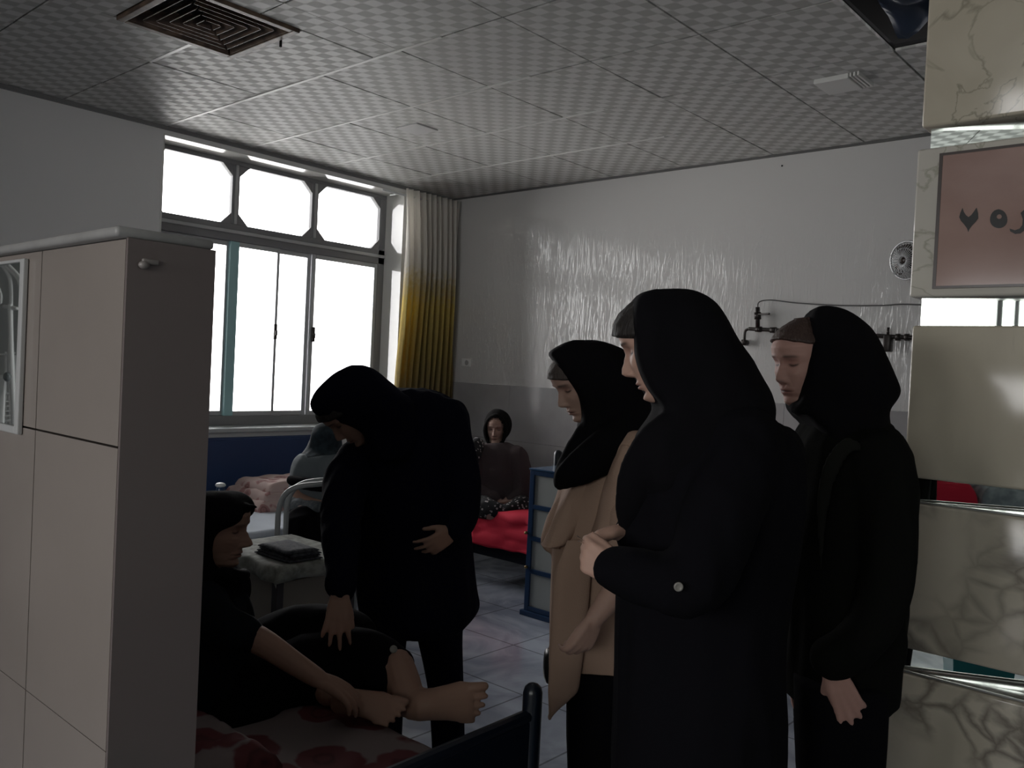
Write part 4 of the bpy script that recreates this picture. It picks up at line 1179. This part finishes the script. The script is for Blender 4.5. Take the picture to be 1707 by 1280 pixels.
# headscarf
bm = NB()
rows_loft(bm, [(483, 1098, 1140, .012), (486, 1080, 1158, .035), (494, 1062, 1176, .06), (508, 1053, 1192, .082), (535, 1049, 1212, .098), (565, 1050, 1229, .106), (600, 1053, 1250, .11), (632, 1064, 1269, .112), (652, 1075, 1280, .113), (668, 1088, 1286, .113), (682, 1094, 1290, .114), (700, 1084, 1288, .125), (735, 1066, 1280, .15), (790, 1066, 1270, .15), (840, 1085, 1250, .11), (880, 1110, 1220, .03)], 1.835, blunt=-1)
tube(bm, [P(1215, 700, 1.79), P(1120, 735, 1.74), P(1070, 790, 1.76), P(1052, 850, 1.79), P(1046, 890, 1.82)], [.06, .062, .052, .036, .012], seg=18, flat=.55, flatdir=NF)
tube(bm, [P(1140, 700, 1.78), P(1110, 725, 1.74), P(1072, 770, 1.74), P(1042, 820, 1.78)], [.015, .02, .02, .01], seg=10)
tube(bm, [P(1200, 640, 1.765), P(1150, 680, 1.75), P(1105, 720, 1.735), P(1080, 770, 1.735)], [.006, .012, .012, .006], seg=8)
cloth_part('headscarf', bm, M_blk2, pr, .0085, 5, .005, (9, 9, 5), 3)
bm = NB()
rows_loft(bm, [(690, 1130, 1270, .07), (708, 1095, 1303, .14), (730, 1068, 1325, .19), (775, 1048, 1332, .22), (840, 1036, 1330, .22), (910, 1034, 1324, .20), (990, 1030, 1311, .19), (1060, 1027, 1304, .19), (1160, 1025, 1301, .20), (1280, 1022, 1298, .21), (1500, 1016, 1300, .22)], 1.87)
tube(bm, [P(1240, 745, 1.74), P(1205, 850, 1.64), P(1155, 968, 1.585), P(1080, 962, 1.61), P(1026, 951, 1.648)], [.085, .075, .066, .054, .046], seg=18)
tube(bm, [P(1120, 745, 2.0), P(1100, 850, 2.02), P(1090, 915, 1.95), P(1046, 886, 1.84)], [.08, .07, .055, .036], seg=16)
cloth_part('coat', bm, M_blk, pr, .0115, 5, .009, (13, 13, 2.2), 9)
bm = NB(); rows_loft(bm, [(1480, 1050, 1290, .16), (1640, 1070, 1285, .13), (1745, 1090, 1270, .12)], 1.87)
cloth_part('trousers', bm, M_blk, pr, .014, 4, .004)
bm = NB(); button(bm, P(1131, 978, 1.515), -NF, .0085); link('button', bm, M_btn, pr, True)
for o_ in (-.1, .1):
    q = P(1175, 1700, 1.87 + o_); shoe(pr, (q.x, q.y, 0), -RXH)
sc_ = empty('scissors', P(978, 905, 1.745), 'thin steel scissors held in the hands of the middle woman in black', 'scissors')
bm = NB(); tube(bm, [P(962, 893, 1.70), P(976, 903, 1.71), P(990, 913, 1.72)], [.0006, .0012, .0018], seg=8); link('blade', bm, mat('bright_steel', (0.7, 0.68, 0.65), .25, metal=1), sc_, True)
bm = NB(); tube(bm, [P(964, 902, 1.70), P(977, 907, 1.71), P(990, 911, 1.72)], [.0006, .0012, .0018], seg=8); link('blade', bm, MATS['bright_steel'], sc_, True)

# ---------------------------------------------------------------- woman on the right
D = 2.3
pr = person(2.32, 1400, 'person in dark coat and black headscarf standing right before the marble pillar')
f, u = face_frame(24, 9)
O = anchor(1300, 607, 2.28, f, u)
bm = NB()
tube(bm, [P(1400, 760, 2.34), P(1392, 700, 2.34), O - u * .05 - f * .02], [.075, .056, .052], seg=16)
rows_loft(bm, [(740, 1345, 1480, .15), (800, 1335, 1490, .16), (950, 1335, 1470, .12), (1060, 1335, 1465, .11), (1120, 1340, 1455, .10)], 2.34)
for o_ in (-.09, .09):
    tube(bm, [P(1400, 1130, 2.34 + o_ * .6), P(1392, 1290, 2.32 + o_), P(1400, 1520, 2.32 + o_)], [.072, .055, .038], seg=14)
wh = P(1388, 1118, 2.12)
tube(bm, [P(1468, 790, 2.18), P(1476, 960, 2.12), P(1446, 1058, 2.10), wh], [.045, .038, .032, .025], seg=14)
tube(bm, [P(1360, 790, 2.46), P(1345, 960, 2.5), P(1340, 1090, 2.46)], [.05, .04, .025], seg=14)
hand(bm, wh, -UP * .86 + RXH * .42 - NF * .1, NF * .8 + RXH * .3, -1, s=1.0, curls=[(.1, .25, .2), (.15, .3, .2), (.25, .4, .3), (.4, .5, .3)], spread=.20, thumb=(.7, .1))
hand(bm, P(1340, 1095, 2.46), -UP, -NF, 1, s=.95)
finish_body('body', bm, pr, (0.50, 0.29, 0.245), [((O, f, u, (0.50, 0.29, 0.245)), dict(s=1.0, nose=.95, old=.4))], voxel=.0055)
hair_cap(mat('auburn_hair', (0.05, 0.028, 0.022), .5, bump=(180, .5, (1, 1, .15))), pr, O, f, u, .084, .015)
bm = NB()
rows_loft(bm, [(510, 1366, 1384, .01), (515, 1354, 1403, .035), (526, 1347, 1422, .06), (545, 1338, 1444, .085), (570, 1334, 1461, .1), (605, 1330, 1479, .11), (635, 1326, 1492, .11), (652, 1324, 1497, .108), (668, 1322, 1489, .106), (685, 1326, 1476, .11), (715, 1354, 1476, .12), (755, 1356, 1470, .12)], 2.32, blunt=-1)
tube(bm, [P(1352, 655, 2.24), P(1338, 682, 2.24), P(1322, 678, 2.28), P(1330, 684, 2.34), P(1345, 676, 2.42)], [.014, .018, .012, .014, .014], seg=12)
cloth_part('headscarf', bm, M_blk2, pr, .0085, 4, .005, (9, 9, 4), 13)
bm = NB()
rows_loft(bm, [(690, 1358, 1450, .07), (706, 1342, 1480, .13), (735, 1328, 1496, .18), (775, 1322, 1508, .2), (830, 1314, 1512, .21), (900, 1310, 1506, .2), (970, 1308, 1500, .19), (1070, 1307, 1490, .2), (1150, 1306, 1484, .2), (1156, 1310, 1478, .19)], 2.34)
tube(bm, [P(1470, 765, 2.17), P(1482, 850, 2.12), P(1480, 960, 2.09), P(1446, 1054, 2.09), P(1385, 1098, 2.115)], [.08, .072, .064, .058, .056], seg=18)
tube(bm, [P(1484, 985, 2.16), P(1482, 1070, 2.18), P(1478, 1128, 2.2)], [.03, .045, .03], seg=14)
cloth_part('coat', bm, M_grn, pr, .0115, 5, .009, (13, 13, 2.2), 21)
bm = NB(); tube(bm, [P(1440, 752, 2.115), P(1415, 742, 2.12), P(1388, 775, 2.13), P(1372, 840, 2.13), P(1368, 950, 2.12)], [.006, .022, .024, .018, .006], seg=12, flat=.3, flatdir=NF)
cloth_part('lapel', bm, mat('olive_lapel_cloth', (0.011, 0.011, 0.009), .9, spec=.15), pr, .006, 3, 0)
bm = NB()
for o_ in (-.1, .1): rows_loft(bm, [(1130, 1325, 1478, .11, o_), (1280, 1330, 1471, .1, o_), (1400, 1345, 1455, .085, o_), (1530, 1352, 1448, .08, o_)], 2.32)
cloth_part('trousers', bm, M_blk, pr, .013, 4, .004, seed=4)
for o_ in (-.1, .1):
    q = P(1398, 1520, 2.32 + o_); shoe(pr, (q.x, q.y, 0), -RXH)

# ---------------------------------------------------------------- woman in the beige coat
pr = person(2.65, 1010, 'person in beige coat, black headscarf and dark trousers with head bowed')
f, u = face_frame(22, 27)
O = anchor(930.5, 654, 2.62, f, u)
bm = NB()
tube(bm, [P(1040, 760, 2.68), P(1015, 700, 2.68), O - u * .05 - f * .02], [.075, .054, .05], seg=16)
rows_loft(bm, [(760, 985, 1095, .13), (820, 965, 1100, .15), (950, 960, 1085, .12), (1060, 955, 1090, .14), (1120, 955, 1090, .14)], 2.68)
for o_ in (-.1, .1):
    tube(bm, [P(1005, 1100, 2.68 + o_), P(985, 1260, 2.68 + o_), P(992, 1420, 2.68 + o_)], [.08, .055, .036], seg=14)
wh = P(992, 1030, 2.36)
tube(bm, [P(1060, 790, 2.50), P(1052, 940, 2.42), P(1022, 990, 2.38), wh], [.05, .042, .036, .027], seg=14)
tube(bm, [P(1000, 790, 2.80), P(985, 870, 2.80), P(985, 930, 2.74)], [.05, .042, .03], seg=14)
hand(bm, wh, -UP * .80 - RXH * .38 - NF * .2, NF * .8 - RXH * .45 + UP * .1, -1, s=.98, curls=[(.5, .9, .6), (.7, 1.1, .7), (.8, 1.2, .8), (.9, 1.2, .8)], thumb=(.35, .5))
hand(bm, P(985, 930, 2.74), -UP * .9 + RXH * .2, -NF, 1, s=.9, curl=(.7, .9, .6))
finish_body('body', bm, pr, SK2, [((O, f, u, SK2), dict(s=1.0, nose=.95, old=.25))], voxel=.0055)
hair_cap(M_hairg, pr, O, f, u, .058, .009)
bm = NB()
rows_loft(bm, [(566, 960, 990, .012), (571, 943, 1013, .045), (580, 926, 1035, .075), (589, 914, 1048, .09), (603, 924, 1060, .1), (622, 936, 1068, .106), (642, 950, 1075, .11), (662, 961, 1080, .11), (690, 968, 1084, .11), (712, 966, 1090, .12), (735, 964, 1095, .13), (760, 968, 1090, .13)], 2.65, blunt=-1)
tube(bm, [P(1085, 700, 2.60), P(1040, 735, 2.53), P(990, 765, 2.50), P(950, 792, 2.50), P(936, 806, 2.52)], [.08, .075, .062, .042, .025], seg=18, flat=.6, flatdir=NF)
tube(bm, [P(972, 715, 2.58), P(960, 745, 2.56), P(942, 780, 2.54), P(934, 805, 2.54)], [.02, .03, .03, .022], seg=12)
cloth_part('headscarf', bm, M_blk2, pr, .0085, 4, .005, (9, 9, 5), 31)
bm = NB()
rows_loft(bm, [(722, 1010, 1085, .07), (742, 985, 1100, .14), (775, 962, 1108, .17), (820, 940, 1110, .18), (870, 926, 1108, .18), (920, 920, 1104, .17), (1000, 917, 1100, .17), (1080, 916, 1098, .18), (1128, 918, 1096, .18), (1137, 925, 1092, .17)], 2.68)
tube(bm, [P(978, 770, 2.80), P(948, 840, 2.78), P(921, 900, 2.74)], [.06, .05, .04], seg=16)
tube(bm, [P(1062, 760, 2.52), P(1054, 870, 2.42), P(1040, 962, 2.40)], [.08, .068, .058], seg=18)
cloth_part('coat', bm, M_beige, pr, .008, 3, .009, (12, 12, 2.0), 40)
def crisp(name, rows, D, e, m, seed, amp=.004):
    bm = NB(); rows_loft(bm, rows, D, e=e, up=6, seg=60)
    bmesh.ops.recalc_face_normals(bm, faces=bm.faces); bm.normal_update(); me = bpy.data.meshes.new(name); bm.to_mesh(me); bm.free()
    folds(me, amp, (16, 16, 2.4), seed); return link_me(name, me, m, pr, True)
crisp('front_panel', [(900, 945, 990, .006), (960, 924, 985, .022), (1060, 917, 977, .03), (1120, 915, 970, .028), (1150, 914, 964, .026), (1165, 914.5, 948, .024), (1180, 915, 932, .02), (1196, 915.5, 917, .016)], 2.505, 2.6, M_beige, 5)
crisp('sleeve', [(765, 978, 990, .004), (800, 957, 990, .03), (850, 930, 980, .045), (885, 914, 962, .05), (904, 905, 944, .052), (908, 904, 934, .05), (912, 926, 932, .03)], 2.58, 2.6, M_beige, 8, .006)
crisp('sleeve', [(742, 1036, 1080, .03), (770, 1022, 1092, .075), (810, 1008, 1100, .085), (860, 994, 1104, .088), (906, 984, 1100, .085), (950, 1004, 1094, .07), (985, 1024, 1080, .05)], 2.475, 2.6, M_beige, 11, .006)
bm = NB()
for o_ in (-.1, .1): rows_loft(bm, [(1110, 945, 1075, .1, o_), (1200, 944, 1045, .09, o_), (1290, 946, 1036, .075, o_), (1425, 955, 1028, .065, o_)], 2.68)
cloth_part('trousers', bm, M_blk, pr, .012, 4, .004, seed=8)
for o_ in (-.1, .1):
    q = P(992, 1420, 2.68 + o_); shoe(pr, (q.x, q.y, 0), -RXH)

hb = empty('handbag', P(914, 1100, 2.8), 'small black bag just showing left of the beige coat hem', 'bag')
bm = NB(); rows_loft(bm, [(1082, 912, 940, .02), (1090, 907, 945, .045), (1120, 905, 948, .05), (1134, 909, 945, .04)], 2.80, e=3); link('bag_body', bm, M_shoe, hb, True)
bm = NB(); tube(bm, [P(916, 1088, 2.80), P(926, 1040, 2.80), P(940, 985, 2.78), P(952, 950, 2.76)], .006, seg=8); link('strap', bm, mat('dark_red_strap', (0.06, 0.01, 0.01), .5), hb, True)

# ---------------------------------------------------------------- woman bending over the bed
pr = person(3.0, 690, 'person in navy black coat and headscarf bending over the front bed before the window')
f, u = face_frame(28, 50)
O = anchor(553, 716, 2.84, f, u)
bm = NB()
tube(bm, [P(680, 690, 2.98), P(640, 690, 2.95), O - u * .04 - f * .03], [.075, .056, .052], seg=16)
rows_loft(bm, [(670, 640, 740, .12), (720, 625, 765, .15), (830, 620, 770, .13), (940, 615, 775, .15), (1010, 615, 780, .15)], 3.02)
tube(bm, [P(640, 960, 3.04), P(636, 1130, 3.02), P(640, 1290, 3.05)], [.085, .058, .038], seg=14)
tube(bm, [P(735, 960, 3.04), P(742, 1130, 3.02), P(748, 1290, 3.05)], [.085, .058, .038], seg=14)
w1 = P(567, 990, 2.46)
tube(bm, [P(612, 772, 2.96), P(578, 812, 2.86), P(570, 865, 2.71), P(568, 930, 2.57), w1], [.045, .045, .04, .03, .025], seg=14)
w2 = P(757, 884, 2.84)
tube(bm, [P(750, 740, 2.95), P(775, 830, 2.92), w2], [.055, .042, .025], seg=14)
hand(bm, w1 + UP * .0, -UP * .78 + RXH * .04 - NF * .6, NF * .7 - UP * .7, 1, s=.93, curls=[(.35, .25, .15), (.2, .2, .15), (.15, .2, .15), (.1, .2, .2)], spread=.28, thumb=(.5, .2))
hand(bm, w2, -RXH * .62 - UP * .45 - NF * .3, NF * .7 - RXH * .3, -1, s=.9, curls=[(.2, .3, .2), (.35, .4, .3), (.5, .5, .3), (.6, .6, .3)], spread=.3, thumb=(.8, .2))
finish_body('body', bm, pr, SK3, [((O, f, u, SK3), dict(s=1.0, nose=.9))], voxel=.0055)
hair_cap(M_hair, pr, O, f, u, .056, .010)
bm = NB()
rows_loft(bm, [(609, 588, 604, .012), (614, 573, 620, .045), (623, 559, 634, .075), (636, 546, 648, .1), (652, 533, 668, .112), (670, 526, 690, .118), (686, 530, 700, .115), (698, 552, 705, .10), (712, 596, 705, .09), (738, 626, 700, .09), (765, 632, 690, .09)], 2.885, blunt=-1)
tube(bm, [P(622, 700, 2.86), P(622, 735, 2.84), P(632, 760, 2.85), P(640, 800, 2.86)], [.02, .03, .04, .02], seg=14)
cloth_part('headscarf', bm, M_nvy, pr, .009, 4, .005, (8, 8, 6), 51)
bm = NB()
rows_loft(bm, [(648, 660, 712, .06), (656, 630, 738, .12), (672, 612, 758, .16), (700, 606, 767, .18), (745, 598, 775, .19), (800, 590, 782, .19), (870, 586, 784, .18), (930, 590, 789, .18), (985, 596, 796, .19), (1010, 600, 800, .19), (1030, 604, 790, .18), (1048, 608, 772, .15)], 3.02)
tube(bm, [P(605, 770, 2.94), P(576, 810, 2.84), P(570, 865, 2.70), P(568, 930, 2.56), P(568, 982, 2.475)], [.09, .080, .066, .052, .043], seg=18)
tube(bm, [P(745, 700, 2.95), P(765, 780, 2.90), P(775, 850, 2.88), P(762, 880, 2.85)], [.08, .07, .055, .046], seg=16)
cloth_part('coat', bm, M_nvy, pr, .0115, 5, .010, (12, 12, 2.2), 61)
bm = NB()
rows_loft(bm, [(960, 600, 690, .09), (1040, 600, 681, .085), (1110, 604, 674, .075), (1200, 608, 672, .065), (1295, 612, 668, .06)], 3.03)
rows_loft(bm, [(960, 680, 780, .09), (1015, 686, 782, .09), (1050, 694, 771, .085), (1140, 712, 772, .07), (1200, 718, 774, .065), (1295, 722, 776, .06)], 3.03)
cloth_part('trousers', bm, M_nvy, pr, .010, 4, .003, seed=15)
for x_ in (640, 748):
    q = P(x_, 1290, 3.05); shoe(pr, (q.x, q.y, 0), -RXH * .6 - NF * .8, .24)

# ---------------------------------------------------------------- elderly woman on the front bed
pr = person(2.5, 350, 'elderly person in dark clothes and headscarf sitting barefoot on the front bed', None)
f, u = face_frame(6, 4, right=True)
O = anchor(411, 884, 2.5, f, u)
bm = NB()
tube(bm, [P(350, 1010, 2.52), P(352, 960, 2.52), O - u * .06 - f * .02], [.07, .052, .048], seg=16)
rows_loft(bm, [(990, 290, 385, .13), (1050, 280, 395, .15), (1160, 275, 395, .15), (1225, 270, 400, .16)], 2.48)
wr = P(532, 1132, 2.30)
tube(bm, [P(345, 1020, 2.42), P(380, 1050, 2.36), P(430, 1066, 2.33), P(490, 1105, 2.31), wr], [.045, .040, .038, .031, .025], seg=14)
hand(bm, wr, RXH * .9 - UP * .42, -UP * .8 - RXH * .25 + NF * .2, 1, s=.95, curl=(.35, .45, .3), thumb=(.5, .3))
# thighs and shins, one foot flat on the sheet, one lying on its side in front
tube(bm, [P(330, 1185, 2.62), P(500, 1110, 2.64), P(548, 1155, 2.46)], [.085, .055, .038], seg=14)
tube(bm, [P(330, 1190, 2.44), P(520, 1115, 2.54), P(640, 1110, 2.51), P(672, 1160, 2.46)], [.085, .055, .045, .038], seg=14)
h2 = P(672, 1174, 2.44)
foot(bm, h2, RXH * .97 + UP * .06, -NF * .95 + UP * .2, L=.240, s=1.28, side=-1)
tube(bm, [P(664, 1108, 2.50), P(674, 1138, 2.475), P(684, 1168, 2.45), P(722, 1172, 2.45)], [.046, .048, .050, .036], seg=14)
h1 = P(556, 1168, 2.38)
foot(bm, h1, RXH * .96 - NF * .25 - UP * .02, UP * .7 - NF * .7, L=.2, side=-1)
finish_body('body', bm, pr, SK3, [((O, f, u, SK3), dict(s=.98, nose=1.3, old=1.2))], voxel=.004)
bm = NB()
rows_loft(bm, [(819, 345, 378, .015), (823, 330, 394, .05), (832, 322, 407, .08), (846, 318, 414, .095), (858, 316, 414, .1), (868, 314, 405, .1), (880, 312, 380, .1), (905, 310, 370, .1), (935, 308, 370, .1), (955, 305, 385, .105), (972, 300, 402, .11), (1000, 296, 404, .12), (1030, 300, 395, .10)], 2.52, blunt=1)
tube(bm, [P(370, 955, 2.42), P(392, 962, 2.44), P(406, 958, 2.5), P(392, 962, 2.58)], [.02, .024, .02, .02], seg=12)
ellipsoid(bm, P(411, 846, 2.5), .016, .04, .012)
cloth_part('headscarf', bm, M_blk2, pr, .0085, 4, .004, (9, 9, 6), 71)
bm = NB()
rows_loft(bm, [(975, 300, 385, .08), (992, 285, 402, .15), (1025, 275, 414, .18), (1080, 268, 420, .19), (1150, 262, 425, .2), (1222, 256, 430, .21)], 2.49)
tube(bm, [P(345, 1010, 2.36), P(375, 1045, 2.33), P(410, 1060, 2.325)], [.07, .062, .052], seg=16)
cloth_part('jacket', bm, mat('dark_teal_cloth', (0.006, 0.008, 0.011), .95, spec=.12), pr, .0105, 5, .008, (12, 12, 3), 81)
bm = NB()
tube(bm, [P(350, 1175, 2.60), P(460, 1085, 2.66), P(540, 1060, 2.68), P(590, 1075, 2.66), P(600, 1120, 2.60)], [.13, .115, .10, .09, .05], seg=20)
tube(bm, [P(350, 1190, 2.44), P(470, 1130, 2.50), P(560, 1098, 2.56), P(620, 1096, 2.54), P(664, 1106, 2.51)], [.115, .10, .092, .078, .048], seg=20)
tube(bm, [P(470, 1150, 2.56), P(560, 1128, 2.52), P(640, 1128, 2.50)], [.09, .085, .055], seg=18)
rows_loft(bm, [(1130, 345, 500, .2), (1180, 345, 480, .21), (1212, 330, 440, .21)], 2.5)
cloth_part('skirt', bm, M_blk, pr, .0105, 5, .010, (7, 7, 7), 91)
bm = NB(); button(bm, P(656, 1082, 2.45), -NF + UP * .5, .011); link('button', bm, M_btn, pr, True)

# ---------------------------------------------------------------- old woman by the back wall
M_char = mat('charcoal_knit', (0.085, 0.066, 0.068), .95, spec=.15, bump=(160, .3))
def speck(name):
    m = mat(name, (0.012, 0.012, 0.014), .9)
    nt = m.node_tree; N = nt.nodes; L = nt.links; b = N['Principled BSDF']
    tc = N.new('ShaderNodeTexCoord'); vo = N.new('ShaderNodeTexVoronoi'); vo.inputs['Scale'].default_value = 42; L.new(tc.outputs['Object'], vo.inputs['Vector'])
    rp = N.new('ShaderNodeValToRGB'); rp.color_ramp.interpolation = 'CONSTANT'
    rp.color_ramp.elements[0].color = (0.42, 0.38, 0.38, 1); rp.color_ramp.elements[1].position = .30; rp.color_ramp.elements[1].color = (0.012, 0.012, 0.014, 1)
    L.new(vo.outputs['Distance'], rp.inputs['Fac']); L.new(rp.outputs['Color'], b.inputs['Base Color'])
    return m
M_speck = speck('flower_speckled_black_cloth')
pr = person(6.3, 828, 'elderly person in charcoal pullover sitting on the red bed by the back wall')
f = (-NF * .97 - RXH * .2 - UP * .05).normalized(); u = (UP - f * f.z).normalized()
O = P(824, 716, 6.25) - f * .085
bm = NB()
tube(bm, [P(828, 775, 6.3), P(827, 745, 6.3), O - u * .06], [.07, .054, .05], seg=14)
rows_loft(bm, [(760, 795, 862, .11), (800, 792, 865, .13), (850, 795, 865, .14)], 6.3)
tube(bm, [P(800, 765, 6.25), P(798, 815, 6.15), P(830, 835, 6.05)], [.05, .04, .028], seg=12)
tube(bm, [P(858, 765, 6.25), P(868, 815, 6.15), P(845, 835, 6.05)], [.05, .04, .028], seg=12)
hand(bm, P(832, 836, 6.04), RXH * .8 - UP * .2, -UP, 1, s=.95); hand(bm, P(846, 836, 6.03), -RXH * .8 - UP * .2, -UP, -1, s=.95)
tube(bm, [P(815, 848, 6.25), P(810, 850, 5.95), P(830, 860, 5.9)], [.07, .06, .045], seg=12)
tube(bm, [P(850, 848, 6.25), P(868, 850, 5.95), P(850, 862, 5.9)], [.07, .06, .045], seg=12)
finish_body('body', bm, pr, (0.40, 0.26, 0.21), [((O, f, u, (0.40, 0.26, 0.21)), dict(s=.98, nose=1.0, old=.9))], voxel=.008)
bm = NB(); bm2 = NB()
ellipsoid(bm, O + u * .02 - f * .03, .105, .105, .125, u=28, v=20)
# ring of cloth framing the face
l = u.cross(f)
ringp = [O + f * .055 + l * (.072 * cos(t)) + u * (-.012 + .106 * sin(t)) for t in [2 * pi * k / 20 for k in range(21)]]
tube(bm, ringp, .020, seg=12, sub=2, ends=False)
rows_loft(bm, [(742, 808, 848, .10), (756, 800, 856, .13), (775, 796, 860, .13)], 6.3)
me = remesh(bm, .010, 2); folds(me, .004, (9, 9, 5), 3)
# hollow the opening so that the face shows
b = bmesh.new(); b.from_mesh(me)
dele = []
for v in b.verts:
    q = v.co - O; y_ = q.dot(l); z_ = q.dot(u); x_ = q.dot(f)
    if x_ > .02 and (y_ / .062) ** 2 + ((z_ + .012) / .096) ** 2 < 1: dele.append(v)
bmesh.ops.delete(b, geom=dele, context='VERTS'); b.to_mesh(me); b.free()
link_me('headscarf', me, mat('black_patterned_scarf', (0.006, 0.0055, 0.0055), .95, spec=.1, vary=(40, (0.012, 0.011, 0.011))), pr, True)
bm = NB()
rows_loft(bm, [(738, 806, 848, .08), (746, 792, 862, .13), (758, 783, 870, .16), (785, 779, 877, .18), (815, 780, 882, .19), (842, 790, 884, .2), (852, 795, 884, .2)], 6.3)
tube(bm, [P(795, 760, 6.22), P(790, 810, 6.12), P(825, 833, 6.06)], [.08, .07, .05], seg=14); tube(bm, [P(862, 760, 6.22), P(874, 815, 6.12), P(852, 834, 6.06)], [.08, .07, .05], seg=14)
cloth_part('pullover', bm, M_char, pr, .013, 4, .010, (9, 9, 3), 101)
bm = NB(); tube(bm, [P(798, 738, 6.22), P(787, 755, 6.12), P(784, 785, 6.06)], [.05, .075, .04], seg=16, flat=.7, flatdir=NF)
cloth_part('shawl', bm, M_speck, pr, .012, 3, .006, (12, 12, 6), 7, label='black shawl speckled with small light flowers')
bm = NB(); tube(bm, [P(812, 845, 6.2), P(806, 846, 5.98), P(832, 854, 5.9)], [.09, .085, .06], seg=16); tube(bm, [P(855, 845, 6.2), P(870, 846, 5.98), P(845, 854, 5.9)], [.09, .085, .06], seg=16)
cloth_part('skirt', bm, M_speck, pr, .012, 3, .006, (9, 9, 9), 17, label='black skirt speckled with small light flowers')

# ---------------------------------------------------------------- person in grey on the window bed, mostly hidden
pr = person(5.0, 530, 'person in grey cloak seated on the window bed, half hidden by the bending person')
f = (RXH * .3 - NF * .9).normalized(); u = UP
O = P(542, 738, 4.98) - f * .08
bm = NB()
tube(bm, [P(545, 790, 5.0), P(543, 765, 5.0), O - u * .06], [.07, .054, .05], seg=14)
rows_loft(bm, [(775, 505, 580, .11), (820, 500, 580, .13), (870, 495, 580, .14)], 5.0)
tube(bm, [P(508, 785, 4.95), P(500, 830, 4.85), P(545, 845, 4.74)], [.05, .042, .028], seg=12)
hand(bm, P(548, 846, 4.73), RXH * .9 - UP * .1, -UP, 1, s=.95)
for x_ in (505, 560): tube(bm, [P(x_, 870, 4.98), P(x_, 868, 4.68), P(x_ + 5, 978, 4.68)], [.08, .06, .04], seg=12)
finish_body('body', bm, pr, SK3, [((O, f, u, SK3), dict(s=1.0))], voxel=.008)
bm = NB()
rows_loft(bm, [(704, 536, 552, .02), (710, 526, 562, .07), (722, 520, 568, .1), (745, 512, 570, .09, .05), (760, 500, 575, .12), (775, 498, 580, .12)], 5.0)
cloth_part('headscarf', bm, mat('dark_teal_scarf', (0.010, 0.018, 0.024), .9, vary=(30, (0.02, 0.035, 0.045))), pr, .011, 4, .005)
bm = NB()
rows_loft(bm, [(756, 500, 580, .10), (766, 491, 588, .14), (785, 486, 592, .17), (810, 484, 594, .18), (850, 482, 596, .2), (875, 480, 598, .2)], 5.0)
cloth_part('cloak', bm, mat('grey_green_cloth', (0.11, 0.13, 0.14), .9), pr, .012, 4, .010, (8, 8, 3), 121)
bm = NB(); tube(bm, [P(486, 800, 4.84), P(510, 806, 4.76), P(545, 812, 4.70)], [.03, .036, .03], seg=14)
cloth_part('shawl', bm, M_blk, pr, .010, 3, .004)
bm = NB(); tube(bm, [P(484, 840, 4.84), P(510, 846, 4.78), P(548, 850, 4.72)], [.045, .048, .045], seg=14)
cloth_part('sleeve', bm, mat('grey_striped_cloth', (0.10, 0.115, 0.13), .9, vary=(40, (0.17, 0.19, 0.20))), pr, .010, 3, .006, (20, 20, 20))
bm = NB()
for x_ in (504, 555): tube(bm, [P(x_, 872, 4.98), P(x_, 874, 4.70), P(x_ + 3, 905, 4.67), P(x_ + 5, 970, 4.68)], [.11, .10, .09, .07], seg=16)
cloth_part('skirt', bm, M_blk, pr, .012, 4, .008, (8, 8, 8))
